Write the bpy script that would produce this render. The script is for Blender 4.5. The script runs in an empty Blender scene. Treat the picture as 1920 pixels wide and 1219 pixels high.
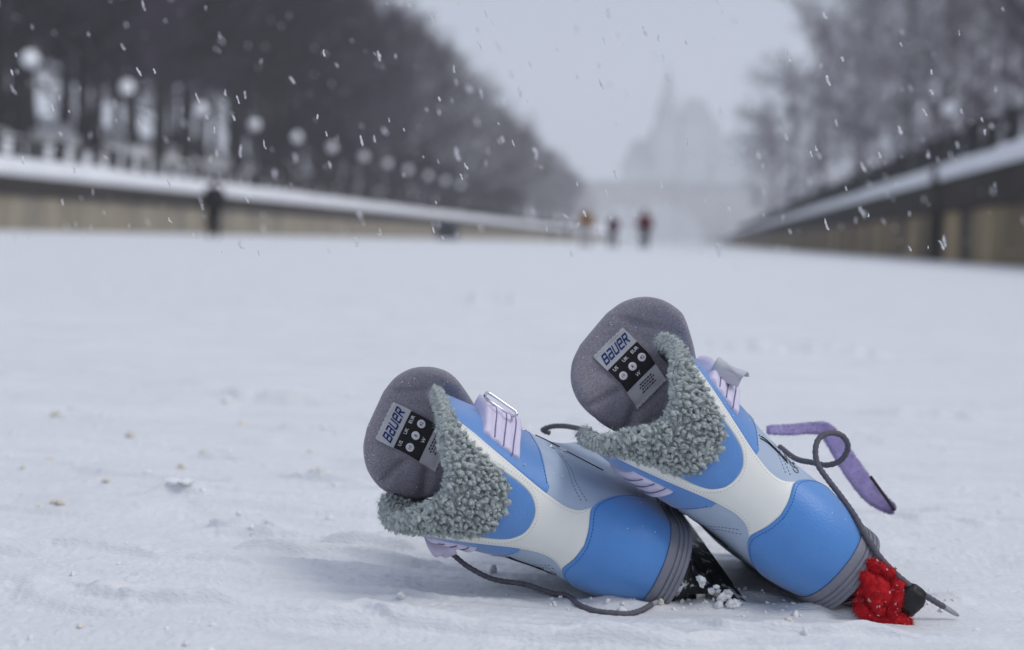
import bpy, bmesh, math, random
import numpy as np
from math import radians, sin, cos, pi
from mathutils import Vector, Matrix
from mathutils.geometry import delaunay_2d_cdt

rng = np.random.default_rng(7)
random.seed(7)
SC = bpy.context.scene
COL = SC.collection

# ------------------------------------------------------------------ camera
CAM_H, FPX = 0.324, 2667.0
cam_d = bpy.data.cameras.new('camera')
cam = bpy.data.objects.new('camera', cam_d)
COL.objects.link(cam)
cam_d.sensor_width = 36.0
cam_d.lens = 36.0 * FPX / 1920.0
cam_d.clip_start, cam_d.clip_end = 0.05, 6000
cam_rot = (Matrix.Rotation(radians(7.4), 3, 'Z') @ Matrix.Rotation(pi / 2 - radians(3.51), 3, 'X')
           @ Matrix.Rotation(radians(1.8), 3, 'Z'))
cam.matrix_world = Matrix.Translation((0, 0, CAM_H)) @ cam_rot.to_4x4()
cam_d.dof.use_dof = True
cam_d.dof.focus_distance = 1.285
cam_d.dof.aperture_fstop = 3.9
cam_d.dof.aperture_blades = 0
SC.camera = cam
CR = np.array(cam_rot)
CC = np.array([0, 0, CAM_H])

# ------------------------------------------------------------------ light
SUN_EL, SUN_AZ = 50.0, 102.0     # veiled sun, high, from the right
world = bpy.data.worlds.new('World')
SC.world = world
world.use_nodes = True
wn, wl = world.node_tree.nodes, world.node_tree.links
wn.clear()
w_out = wn.new('ShaderNodeOutputWorld')
w_bg = wn.new('ShaderNodeBackground')
sky = wn.new('ShaderNodeTexSky')
sky.sky_type = 'NISHITA'
sky.sun_disc = False
sky.sun_elevation = radians(SUN_EL)
sky.sun_rotation = radians(SUN_AZ)
sky.air_density = 1.0
sky.dust_density = 4.0
mixw = wn.new('ShaderNodeMixRGB')           # the cloud layer evens the clear sky out
mixw.inputs['Fac'].default_value = 0.86
mixw.inputs['Color2'].default_value = (5.0, 5.45, 6.55, 1)
wl.new(sky.outputs['Color'], mixw.inputs['Color1'])
wl.new(mixw.outputs['Color'], w_bg.inputs['Color'])
w_bg.inputs['Strength'].default_value = 0.1
wl.new(w_bg.outputs['Background'], w_out.inputs['Surface'])
sun_d = bpy.data.lights.new('sun', 'SUN')
sun_d.energy = 1.25
sun_d.angle = radians(18)
sun_d.color = (1.0, 0.97, 0.93)
sun = bpy.data.objects.new('sun', sun_d)
COL.objects.link(sun)
_sd = Vector((sin(radians(SUN_AZ)) * cos(radians(SUN_EL)), cos(radians(SUN_AZ)) * cos(radians(SUN_EL)), sin(radians(SUN_EL))))
sun.rotation_euler = _sd.to_track_quat('Z', 'Y').to_euler()
SC.view_settings.view_transform = 'Standard'
SC.view_settings.look = 'None'
SC.view_settings.exposure = 0.1
SC.view_settings.gamma = 1.0
SC.cycles.use_denoising = True
SC.cycles.max_bounces = 8
SC.cycles.diffuse_bounces = 2
SC.cycles.volume_bounces = 1
SC.cycles.volume_step_rate = 4

# ------------------------------------------------------------------ helpers
def ray(px, py):
    return CR @ np.array([(px - 960) / FPX, -(py - 609.5) / FPX, -1.0])
def at(px, py, depth):
    return CC + ray(px, py) * depth
def on_ground(px, py, z=0.0):
    d = ray(px, py)
    return CC + d * ((z - CAM_H) / d[2])

def tag(o, label=None, cat=None, group=None, kind=None):
    if label: o['label'] = label
    if cat: o['category'] = cat
    if group: o['group'] = group
    if kind: o['kind'] = kind
    return o

def empty(name, loc=(0, 0, 0), rz=0.0):
    o = bpy.data.objects.new(name, None)
    o.empty_display_size = 0.05
    o.location = loc
    o.rotation_euler = (0, 0, rz)
    COL.objects.link(o)
    return o

def mesh_obj(name, verts, faces, mats, parent=None, smooth=True, fmat=None, scale=1.0):
    v = np.asarray(verts, float) * scale
    me = bpy.data.meshes.new(name)
    me.from_pydata(v.tolist(), [], [tuple(int(i) for i in f) for f in faces])
    if not isinstance(mats, (list, tuple)): mats = [mats]
    for m in mats: me.materials.append(m)
    if fmat is not None: me.polygons.foreach_set('material_index', np.asarray(fmat, dtype=np.int32))
    if smooth: me.polygons.foreach_set('use_smooth', np.ones(len(me.polygons), dtype=bool))
    me.update()
    o = bpy.data.objects.new(name, me)
    COL.objects.link(o)
    if parent is not None: o.parent = parent
    return o

class MB:
    """collects shapes for ONE mesh"""
    def __init__(s): s.v, s.f, s.m, s.n = [], [], [], 0
    def add(s, v, f, m=0):
        v = np.asarray(v, float)
        s.v.append(v)
        s.f += [tuple(int(i) + s.n for i in q) for q in f]
        s.m += [m] * len(f)
        s.n += len(v)
        return s
    def box(s, lo, hi, m=0):
        x0, y0, z0 = lo; x1, y1, z1 = hi
        v = [(x0,y0,z0),(x1,y0,z0),(x1,y1,z0),(x0,y1,z0),(x0,y0,z1),(x1,y0,z1),(x1,y1,z1),(x0,y1,z1)]
        return s.add(v, [(0,3,2,1),(4,5,6,7),(0,1,5,4),(1,2,6,5),(2,3,7,6),(3,0,4,7)], m)
    def tube(s, pts, rad, n=8, m=0, cap=True):
        P = np.asarray(pts, float)
        r = np.broadcast_to(np.asarray(rad, float), (len(P),))
        T = np.gradient(P, axis=0); T /= np.linalg.norm(T, axis=1, keepdims=True) + 1e-12
        u = np.cross(T[0], [0.3, 0.2, 1.0]); u /= np.linalg.norm(u)
        V = []
        for i in range(len(P)):
            u = u - T[i] * (u @ T[i]); u /= np.linalg.norm(u) + 1e-12
            w = np.cross(T[i], u)
            a = np.arange(n) * 2 * pi / n
            V.append(P[i] + r[i] * (np.cos(a)[:, None] * u + np.sin(a)[:, None] * w))
        F = [(i*n+j, i*n+(j+1) % n, (i+1)*n+(j+1) % n, (i+1)*n+j) for i in range(len(P)-1) for j in range(n)]
        if cap: F += [tuple(range(n))[::-1], tuple((len(P)-1)*n + j for j in range(n))]
        return s.add(np.concatenate(V), F, m)
    def lathe(s, prof, n=16, m=0, c=(0, 0, 0)):
        V = [(c[0]+r*cos(2*pi*j/n), c[1]+r*sin(2*pi*j/n), c[2]+z) for r, z in prof for j in range(n)]
        F = [(i*n+j, i*n+(j+1) % n, (i+1)*n+(j+1) % n, (i+1)*n+j) for i in range(len(prof)-1) for j in range(n)]
        F += [tuple(range(n))[::-1], tuple((len(prof)-1)*n + j for j in range(n))]
        return s.add(V, F, m)
    def prism(s, poly, fn0, fn1, m=0):
        """a polygon swept from fn0(p) to fn1(p)"""
        n = len(poly)
        V = [fn0(p) for p in poly] + [fn1(p) for p in poly]
        F = [tuple(range(n))[::-1], tuple(range(n, 2*n))] + [(i, (i+1) % n, n+(i+1) % n, n+i) for i in range(n)]
        return s.add(V, F, m)
    def obj(s, name, mats, parent=None, smooth=False, scale=1.0):
        return mesh_obj(name, np.concatenate(s.v), s.f, mats, parent, smooth, s.m, scale)

def spline(pts, n=12):
    P = np.asarray(pts, float)
    Q = np.vstack([2*P[0]-P[1], P, 2*P[-1]-P[-2]])
    out = []
    for i in range(1, len(Q)-2):
        t = np.linspace(0, 1, n, endpoint=False)[:, None]
        a, b, c, d = Q[i-1], Q[i], Q[i+1], Q[i+2]
        out.append(.5*((2*b)+(c-a)*t+(2*a-5*b+4*c-d)*t**2+(3*b-a-3*c+d)*t**3))
    out.append(P[-1:])
    return np.concatenate(out)

def _hash(i, j, k, seed):
    with np.errstate(over='ignore'):
        h = (i.astype(np.int64)*374761393 + j.astype(np.int64)*668265263 + k.astype(np.int64)*2147483647 + seed*1274126177)
        h = (h ^ (h >> 13)) * 1274126177
        h = h ^ (h >> 16)
    return (h & 0xffff) / 65535.0
def vnoise(P, seed=0):
    P = np.asarray(P, float)
    I = np.floor(P).astype(np.int64); f = P - I; f = f*f*(3-2*f)
    r = 0
    for dx in (0, 1):
        for dy in (0, 1):
            for dz in (0, 1):
                w = (f[..., 0] if dx else 1-f[..., 0])*(f[..., 1] if dy else 1-f[..., 1])*(f[..., 2] if dz else 1-f[..., 2])
                r = r + w*_hash(I[..., 0]+dx, I[..., 1]+dy, I[..., 2]+dz, seed)
    return r*2-1

# ------------------------------------------------------------------ materials
def mat(name, col, rough=0.6, var=0.1, vscale=30.0, bump=0.0, bscale=400.0, spec=0.3, metal=0.0, sheen=0.0,
        col2=None, thr=None, soft=0.06, cscale=60.0, stretch=(1, 1, 1), detail=4.0):
    m = bpy.data.materials.new(name)
    m.use_nodes = True
    nt = m.node_tree; N, L = nt.nodes, nt.links
    b = N['Principled BSDF']
    b.inputs['Roughness'].default_value = rough
    b.inputs['Specular IOR Level'].default_value = spec
    b.inputs['Metallic'].default_value = metal
    if sheen:
        b.inputs['Sheen Weight'].default_value = sheen
        b.inputs['Sheen Roughness'].default_value = 0.5
    tc = N.new('ShaderNodeTexCoord'); mp = N.new('ShaderNodeMapping')
    mp.inputs['Scale'].default_value = stretch
    L.new(tc.outputs['Object'], mp.inputs['Vector'])
    nz = N.new('ShaderNodeTexNoise'); nz.inputs['Scale'].default_value = vscale; nz.inputs['Detail'].default_value = detail
    L.new(mp.outputs['Vector'], nz.inputs['Vector'])
    rp = N.new('ShaderNodeValToRGB')
    c = np.array(col)
    rp.color_ramp.elements[0].position, rp.color_ramp.elements[1].position = 0.3, 0.7
    rp.color_ramp.elements[0].color = (*np.clip(c*(1-var), 0, 1), 1)
    rp.color_ramp.elements[1].color = (*np.clip(c*(1+var), 0, 1), 1)
    L.new(nz.outputs['Fac'], rp.inputs['Fac'])
    out = rp.outputs['Color']
    if col2 is not None:                     # a second real colour in patches (stains, stuck snow, wear)
        n2 = N.new('ShaderNodeTexNoise'); n2.inputs['Scale'].default_value = cscale; n2.inputs['Detail'].default_value = 5
        L.new(mp.outputs['Vector'], n2.inputs['Vector'])
        r2 = N.new('ShaderNodeValToRGB')
        r2.color_ramp.elements[0].position, r2.color_ramp.elements[1].position = thr, min(1, thr+soft)
        L.new(n2.outputs['Fac'], r2.inputs['Fac'])
        mx = N.new('ShaderNodeMixRGB'); mx.inputs['Color2'].default_value = (*col2, 1)
        L.new(r2.outputs['Color'], mx.inputs['Fac']); L.new(out, mx.inputs['Color1'])
        out = mx.outputs['Color']
    L.new(out, b.inputs['Base Color'])
    if bump:
        n3 = N.new('ShaderNodeTexNoise'); n3.inputs['Scale'].default_value = bscale; n3.inputs['Detail'].default_value = 3
        L.new(mp.outputs['Vector'], n3.inputs['Vector'])
        bp = N.new('ShaderNodeBump'); bp.inputs['Strength'].default_value = bump; bp.inputs['Distance'].default_value = 0.6/bscale
        L.new(n3.outputs['Fac'], bp.inputs['Height']); L.new(bp.outputs['Normal'], b.inputs['Normal'])
    return m

M = dict(
    snow=mat('snow', (.735, .755, .785), .6, .03, 3.0, .85, 380, .25, col2=(.66, .67, .70), thr=.56, soft=.25, cscale=9, stretch=(.55, 1.4, 1)),
    far_snow=mat('bank_snow', (.80, .82, .86), .8, .05, .4),
    lump=mat('snow_lump', (.82, .83, .85), .7, .06, 60, .5, 500),
    dirty_lump=mat('dirty_snow', (.72, .68, .60), .8, .12, 80, .5, 500, col2=(.35, .29, .2), thr=.6, soft=.1, cscale=90),
    cap_blue=mat('blue_leather', (.075, .26, .65), .42, sheen=.35, var=.05, vscale=25, bump=.35, bscale=520, spec=.5, col2=(.24, .33, .42), thr=.66, soft=.16, cscale=24),
    collar_blue=mat('collar_leather', (.10, .265, .62), .43, sheen=.5, var=.05, vscale=25, bump=.3, bscale=520, spec=.45),
    side=mat('pale_blue_fabric', (.42, .51, .65), .6, .06, 40, .25, 1100, .3),
    white=mat('white_leather', (.82, .83, .79), .42, .025, 30, .12, 700, .45),
    blue_thread=mat('blue_thread', (.015, .06, .26), .7, .1),
    grey_thread=mat('grey_thread', (.42, .43, .43), .7, .1),
    embroid=mat('olive_thread', (.10, .11, .10), .7, .1),
    dark_thread=mat('dark_thread', (.05, .06, .09), .7, .1),
    fleece=mat('grey_fleece', (.44, .49, .485), .95, .2, 130, .5, 1500, .1, sheen=.35),
    flannel=mat('grey_flannel', (.25, .24, .285), .95, .26, 620, 1.0, 1300, .1, sheen=.45, col2=(.75, .76, .8), thr=.735, soft=.03, cscale=420),
    lining=mat('dark_lining', (.05, .05, .06), .9, .1, 60),
    rubber=mat('grey_rubber', (.20, .205, .25), .55, .06, 50, .15, 500, .35, col2=(.55, .54, .5), thr=.66, soft=.06, cscale=45),
    lilac=mat('lilac_webbing', (.70, .66, .83), .8, .06, 120, .5, 1400, .2),
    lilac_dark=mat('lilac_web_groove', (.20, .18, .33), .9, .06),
    grey_tab=mat('grey_webbing_tab', (.55, .55, .60), .85, .06, 120, .5, 1400, .2),
    velvet=mat('purple_velvet', (.40, .34, .62), .95, .12, 90, .8, 1800, .1, sheen=.5),
    black=mat('black_plastic', (.018, .018, .02), .4, .1, 30, .1, 300, .4, col2=(.62, .64, .68), thr=.585, soft=.05, cscale=85),
    black_clean=mat('black_rubber', (.014, .014, .016), .5, .1, 30, .1, 300, .35),
    steel=mat('steel', (.62, .62, .63), .22, .03, 50, 0, 1, .5, 1.0),
    nickel=mat('nickel_wire', (.70, .71, .73), .3, .03, 50, 0, 1, .5, 1.0),
    red=mat('red_terry', (.50, .006, .014), .7, .15, 90, .8, 700, .2, col2=(.85, .80, .82), thr=.655, soft=.04, cscale=230, sheen=.1),
    lace=mat('grey_cord', (.13, .125, .15), .75, .12, 300, .9, 900, .2),
    aglet=mat('clear_tip', (.35, .35, .38), .25, .1),
    label_white=mat('satin_label', (.46, .47, .50), .42, .06, 80, .2, 900, .45),
    label_black=mat('label_black', (.010, .010, .013), .5, .05),
    print_white=mat('label_print_white', (.75, .76, .80), .6, .02),
    print_blue=mat('label_print_blue', (.008, .03, .16), .6, .02),
    print_dark=mat('label_print_dark', (.03, .03, .035), .6, .02),
    stone=mat('canal_stone', (.30, .265, .205), .9, .3, .9, .5, 6, .1, col2=(.20, .20, .18), thr=.5, soft=.2, cscale=.5, stretch=(1, 1, .25)),
    stone_dark=mat('dark_coping_stone', (.045, .038, .036), .9, .25, 1.0, .5, 6, .1),  # plain dark tone for the coping band and the buttress
    brown_wall=mat('stained_wall', (.33, .26, .155), .9, .3, .8, .5, 6, .1, col2=(.07, .058, .05), thr=.42, soft=.18, cscale=.35, stretch=(1, 1, .2)),
    iron=mat('dark_iron', (.03, .03, .035), .6, .1, 10),
    post=mat('dark_post_stone', (.028, .027, .03), .9, .2, 3),
    globe=mat('white_lamp_globe', (.86, .87, .90), .35, .02, 5, 0, 1, .5),
    bark=mat('dark_bark', (.024, .021, .024), .95, .25, 3, .5, 12, .1),
    twig=mat('dark_twigs', (.030, .022, .034), .95, .3, .35, 0, 1, .1),
    frost_haze_bark=mat('grey_bark', (.07, .066, .075), .95, .25, 3, .5, 12, .1),
    frost_haze_twig=mat('snow_haze_twigs', (.17, .16, .185), .95, .3, .3, 0, 1, .1, col2=(.6, .61, .64), thr=.5, soft=.1, cscale=.9),  # snow on the right bank's trees, painted haze paleness in the far left wood
    violet_twig=mat('violet_brown_twigs', (.082, .062, .092), .95, .3, .35, 0, 1, .1),
    castle=mat('grey_limestone', (.46, .46, .47), .9, .12, .15),
    roof=mat('snow_dusted_roof', (.33, .36, .37), .8, .15, .2),
    glass=mat('dark_window', (.03, .035, .04), .2, .1),
    concrete=mat('bridge_stone', (.52, .52, .52), .9, .12, .2),
)

# ------------------------------------------------------------------ skate boot surface (mm, x right, y toe, z up)
def _gs(v, s):
    n = int(3*s)+1
    k = np.exp(-.5*(np.arange(-n, n+1)/s)**2); k /= k.sum()
    return np.convolve(np.pad(v, (n, n), 'reflect', reflect_type='odd'), k, 'valid')
ZT = np.arange(0, 261.)
KZ = [0, 15, 30, 50, 70, 90, 110, 130, 160, 190, 215, 240, 260]
def kn(v, s=9): return _gs(np.interp(ZT, KZ, v), s)
YB = kn([3, 0, -2, -1, 3, 7, 9, 8, 3, -3, -8, -11, -13])
YF = kn([272, 277, 278, 268, 240, 205, 178, 163, 152, 147, 145, 146, 147])
HH = kn([41, 45, 48, 49, 48, 48, 50, 53, 57, 60, 61, 61, 61])
HB = kn([48, 51, 53, 52, 51, 50, 51, 54, 58, 61, 61, 61, 61])
NA = 241
TX = np.zeros((len(ZT), NA)); TY = TX.copy(); HALF = np.zeros(len(ZT))
for _i in range(len(ZT)):
    _L = YF[_i]-YB[_i]; _th = np.linspace(0, pi, 801); _q = (1-np.cos(_th))/2
    _qh = min(.5, HH[_i]*1.15/_L); _qt = min(.5, HB[_i]*1.25/_L); _e = 2.25
    _A = (1-np.clip(1-_q/_qh, 0, 1)**_e)**(1/_e); _B = (1-np.clip(1-(1-_q)/_qt, 0, 1)**_e)**(1/_e)
    _s = np.clip((_q-.1)/.6, 0, 1); _s = _s*_s*(3-2*_s)
    _x = (HH[_i]+(HB[_i]-HH[_i])*_s)*_A*_B; _y = YB[_i]+_q*_L
    _d = np.concatenate([[0], np.cumsum(np.hypot(np.diff(_x), np.diff(_y)))])
    HALF[_i] = _d[-1]; _t = np.linspace(0, _d[-1], NA)
    TX[_i] = np.interp(_t, _d, _x); TY[_i] = np.interp(_t, _d, _y)
def S(a, z):
    a = np.asarray(a, float); z = np.asarray(z, float)
    zz = np.clip(z, 0, 260-1e-6); i = zz.astype(int); fz = zz-i
    def ev(i):
        f = np.clip(np.clip(np.abs(a)/HALF[i], 0, 1)*(NA-1), 0, NA-1.00001); j = f.astype(int); fr = f-j
        return TX[i, j]*(1-fr)+TX[i, j+1]*fr, TY[i, j]*(1-fr)+TY[i, j+1]*fr
    x0, y0 = ev(i); x1, y1 = ev(i+1)
    return np.stack([np.sign(a)*(x0*(1-fz)+x1*fz), y0*(1-fz)+y1*fz, z+0*a], -1)
def SN(a, z, h=2.0):
    a = np.asarray(a, float); z = np.asarray(z, float)
    n = np.cross(S(a+h, z)-S(a-h, z), S(a, z+h)-S(a, z-h))
    return n/(np.linalg.norm(n, axis=-1, keepdims=True)+1e-12)
def surf(a, z, off=0.0):
    return S(a, z)+SN(a, z)*np.asarray(off)[..., None]

def zc(a):      # collar edge height
    return np.interp(np.abs(a), [0, 15, 35, 60, 95, 140, 148, 156, 168, 400], [210, 215, 228, 238, 244, 246, 240, 200, 132, 120])

def resample(P, d, closed=True):
    P = np.asarray(P, float)
    Q = np.vstack([P, P[:1]]) if closed else P
    L = np.concatenate([[0], np.cumsum(np.linalg.norm(np.diff(Q, axis=0), axis=1))])
    n = max(3, int(round(L[-1]/d)))
    t = np.linspace(0, L[-1], n+1)
    if closed: t = t[:-1]
    return np.stack([np.interp(t, L, Q[:, k]) for k in range(Q.shape[1])], -1)
def sym(half):
    """right-hand outline (top centre -> bottom centre) mirrored into a closed one"""
    h = np.asarray(half, float)
    return np.vstack([h, (h*[-1, 1])[::-1]])
def pip(P, poly):
    x, y = P[:, 0], P[:, 1]; c = np.zeros(len(P), bool)
    a = np.asarray(poly)
    for i in range(len(a)):
        (x0, y0), (x1, y1) = a[i], a[i-1]
        with np.errstate(divide='ignore', invalid='ignore'):
            c ^= ((y0 > y) != (y1 > y)) & (x < (x1-x0)*(y-y0)/(y1-y0)+x0)
    return c
def pdist(P, poly):
    a = np.asarray(poly); d = np.full(len(P), 1e9)
    for i in range(len(a)):
        p, q = a[i-1], a[i]; e = q-p
        t = np.clip(((P-p)@e)/(e@e+1e-12), 0, 1)
        d = np.minimum(d, np.linalg.norm(P-(p+t[:, None]*e), axis=1))
    return d
def fill(poly, step=3.0, rings=(0.6, 1.4, 2.8), bstep=1.6):
    """triangulated polygon with fine rings near its edge: points, faces, distance to edge"""
    b = resample(poly, bstep)
    pts = [b]
    area = .5*np.sum(b[:, 0]*np.roll(b[:, 1], -1)-np.roll(b[:, 0], -1)*b[:, 1])
    tn = np.roll(b, -1, 0)-np.roll(b, 1, 0); tn /= np.linalg.norm(tn, axis=1, keepdims=True)+1e-12
    inn = np.stack([-tn[:, 1], tn[:, 0]], -1)*(1 if area > 0 else -1)
    for r in rings:
        q = b+inn*r
        q = q[pip(q, b)]
        q = q[pdist(q, b) > r*.9]
        pts.append(q)
    lo, hi = b.min(0), b.max(0)
    g = np.stack(np.meshgrid(np.arange(lo[0], hi[0], step), np.arange(lo[1], hi[1], step)), -1).reshape(-1, 2)
    g[:, 0] += (np.arange(len(g)) % 2)*0.37
    g = g[pip(g, b)]
    if len(g): g = g[pdist(g, b) > (rings[-1]+step*.5 if rings else step*.5)]
    pts.append(g)
    P = np.concatenate(pts); nb = len(b)
    r = delaunay_2d_cdt([Vector(p) for p in P], [(i, (i+1) % nb) for i in range(nb)], [list(range(nb))], 1, 1e-5)
    V = np.array([tuple(v) for v in r[0]]); F = [tuple(f) for f in r[2]]
    return V, F, pdist(V, b)

MM = 0.98e-3
def panel(name, poly, m, parent, off=1.2, edge=1.3, base=0.25, step=3.0, bumpfn=None):
    V, F, d = fill(poly, step)
    o = base+(off-base)*np.sqrt(np.clip(1-(1-np.clip(d/edge, 0, 1))**2, 0, 1))
    if bumpfn is not None: o = o+bumpfn(V)*np.clip(d/edge, 0, 1)
    P = surf(V[:, 0], V[:, 1], o)
    if len(F):
        f = F[0]; n = np.cross(P[f[1]]-P[f[0]], P[f[2]]-P[f[0]])
        if n@SN(V[f[0], 0], V[f[0], 1]) < 0: F = [q[::-1] for q in F]
    return mesh_obj(name, P, F, m, parent, True, None, MM)

def stitches(mb, path, off, length=2.3, gap=1.5, r=.38):
    P = resample(spline(path, 10), .5, False)
    k, n = 0, len(P)
    st, gp = int(length/.5), int(gap/.5)
    while k+st < n:
        q = P[k:k+st+1:max(1, st//3)]
        o = np.full(len(q), off); o[0] -= .35; o[-1] -= .35
        mb.tube(surf(q[:, 0], q[:, 1], o), r, 5)
        k += st+gp

Y_OUT = [(70, 226), (66, 218), (61, 207), (53, 190), (41, 160), (31, 132), (26, 112), (25, 101), (27, 91), (33, 83), (40, 77)]
U_IN = [(48, 228), (42, 204), (37, 186), (32, 164), (28.5, 151), (23, 139), (14, 130.5), (6, 127.5), (0, 127)]
CAP = [(0, 75.5), (14, 77.5), (26, 80.5), (33, 81), (40, 78), (50, 70.5), (62, 60), (76, 45), (90, 30), (104, 15), (114, 1.0)]
FUR_LOW = [(0, 156), (9, 157), (18, 160), (27, 167), (35, 179), (42, 198), (53, 214), (70, 227), (95, 236), (142, 241)]

ICO = {}
def ico(sub):
    if sub not in ICO:
        b = bmesh.new(); bmesh.ops.create_icosphere(b, subdivisions=sub, radius=1)
        b.verts.ensure_lookup_table()
        ICO[sub] = (np.array([v.co[:] for v in b.verts]), [tuple(v.index for v in f.verts) for f in b.faces]); b.free()
    return ICO[sub]
def lumps(mb, C, R, D=None, sub=2, rough=.28, m=0, freq=1.6, seed=3, el=1.0):
    """irregular little lumps at C with radius R, drawn out along D"""
    v0, f0 = ico(sub)
    for i in range(len(C)):
        v = v0*(1+rough*vnoise(v0*freq+i*7.13, seed)[:, None]+rough*.5*vnoise(v0*freq*2.3+i*3.7, seed+1)[:, None])
        if D is not None:
            d = D[i]/(np.linalg.norm(D[i])+1e-9)
            v = v+d*((v@d)*(el-1))[:, None]
        mb.add(C[i]+v*R[i], f0, m)

# ---------- tongue in its own (x, z) sheet
T_HALF = np.array([[0, 88], [34, 88], [38, 130], [41, 170], [47, 195], [56, 215], [63.5, 236], [65, 252], [62, 268], [53, 282], [38, 292], [20, 296.5], [0, 297.5]])
def make_tongue(root, dx, dz):
    poly = sym(spline(T_HALF[1:-1]-np.outer(np.clip((T_HALF[1:-1, 1]-200)/60, 0, 1), [0, dz]), 8))
    V, F, d = fill(poly, 3.2, (1, 2.5, 4.5, 7, 10), 2.2)
    def mid(x, z): return 119+.15*(z-210)-15*np.clip(np.abs(x)/65, 0, 1.2)**2.2*np.clip((z-150)/60, 0, 1)
    def half(x, z, d):
        t = 9.5*np.sqrt(np.clip(1-(1-np.clip(d/15, 0, 1))**2, 0, 1))
        P = np.stack([x, z, 0*x], -1)
        w = 1.6*vnoise(P/24, 5)+.8*vnoise(P/12, 6)+.3*vnoise(P/6, 7)
        # soft folds below the label and radiating creases near the rim
        w += -4.0*np.exp(-((z-222-.25*x)/4.5)**2)*np.clip((-x-8)/15, 0, 1)
        w += -3.2*np.exp(-((z-238+.45*(x+30))/3.5)**2)*np.clip((-x-22)/10, 0, 1)
        w += -3.6*np.exp(-((x-36+.5*(z-255))/3.2)**2)*np.exp(-((z-262)/18)**2)
        flat_ = np.clip((25-np.abs(x+3))/5, 0, 1)*np.clip((37-np.abs(z-242))/5, 0, 1)
        return np.maximum(t+w*np.clip(d/9, 0, 1)*(1-.95*flat_), 0)
    t = half(V[:, 0], V[:, 1], d); y = mid(V[:, 0], V[:, 1])
    A = np.stack([V[:, 0]+dx*np.clip((V[:, 1]-120)/120, 0, 1), y-t, V[:, 1]], -1)
    B = A.copy(); B[:, 1] = y+t*.8
    n = len(V)
    P = np.concatenate([A, B]); f = F[0]
    nn = np.cross(A[f[1]]-A[f[0]], A[f[2]]-A[f[0]])
    Fa = F if nn[1] < 0 else [q[::-1] for q in F]
    tg = mesh_obj('tongue', P, Fa+[tuple(i+n for i in q[::-1]) for q in Fa], M['flannel'], root, True, None, MM)
    # map (x, z) on the face of the tongue -> local point
    def face(xz, off):
        xz = np.asarray(xz, float)
        dd = pdist(xz, resample(poly, 6))
        yy = mid(xz[:, 0], xz[:, 1])-half(xz[:, 0], xz[:, 1], dd)-off
        return np.stack([xz[:, 0]+dx*np.clip((xz[:, 1]-120)/120, 0, 1), yy, xz[:, 1]], -1)
    return tg, face

LETTERS = {
 'B': [[(0, 0), (0, 5), (3, 5), (3.4, 4.6), (3.4, 3), (3, 2.6), (0, 2.6)], [(3, 2.6), (3.6, 2.2), (3.6, .4), (3.2, 0), (0, 0)]],
 'A': [[(.2, 5), (3, 5), (3.5, 4.5), (3.5, 0), (.5, 0), (0, .5), (0, 2.2), (.4, 2.7), (3.5, 2.7)]],
 'U': [[(0, 5), (0, .6), (.6, 0), (2.9, 0), (3.5, .6), (3.5, 5)]],
 'E': [[(3.5, 0), (.6, 0), (0, .6), (0, 4.4), (.6, 5), (3, 5), (3.5, 4.5), (3.5, 2.6), (0, 2.6)]],
 'R': [[(0, 0), (0, 5), (3, 5), (3.5, 4.5), (3.5, 3), (3, 2.5), (0, 2.5)], [(1.6, 2.5), (3.7, 0)]]}
def logo(word, h, w):
    """a word in square italic strokes: list of quads in a w x h box"""
    qs = []; x = 0.0
    for ch in word:
        for p in LETTERS[ch]:
            p = np.array(p, float)
            for a, b in zip(p[:-1], p[1:]):
                e = (b-a)/np.linalg.norm(b-a); n = np.array([-e[1], e[0]])*.55; e = e*.5
                qs.append(np.array([a-e-n, b+e-n, b+e+n, a-e+n])+[x, 0])
        x += 5.5
    tot = x-5.5+3.6
    out = []
    for q in qs:
        q = q.copy(); q[:, 0] += q[:, 1]*.42
        out.append(np.stack([q[:, 0]/(tot+1.4)*w, q[:, 1]/5*h], -1))
    return out
def text_tris(s, size):
    cu = bpy.data.curves.new('t', 'FONT'); cu.body = s; cu.size = size; cu.resolution_u = 2; cu.offset = size*.012
    o = bpy.data.objects.new('t', cu); COL.objects.link(o)
    dg = bpy.context.evaluated_depsgraph_get()
    me = bpy.data.meshes.new_from_object(o.evaluated_get(dg))
    v = np.array([p.co[:2] for p in me.vertices]); f = [tuple(p.vertices) for p in me.polygons]
    bpy.data.objects.remove(o); bpy.data.curves.remove(cu); bpy.data.meshes.remove(me)
    v[:, 0] -= (v[:, 0].max()+v[:, 0].min())/2; v[:, 1] -= (v[:, 1].max()+v[:, 1].min())/2
    return v, f

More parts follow.
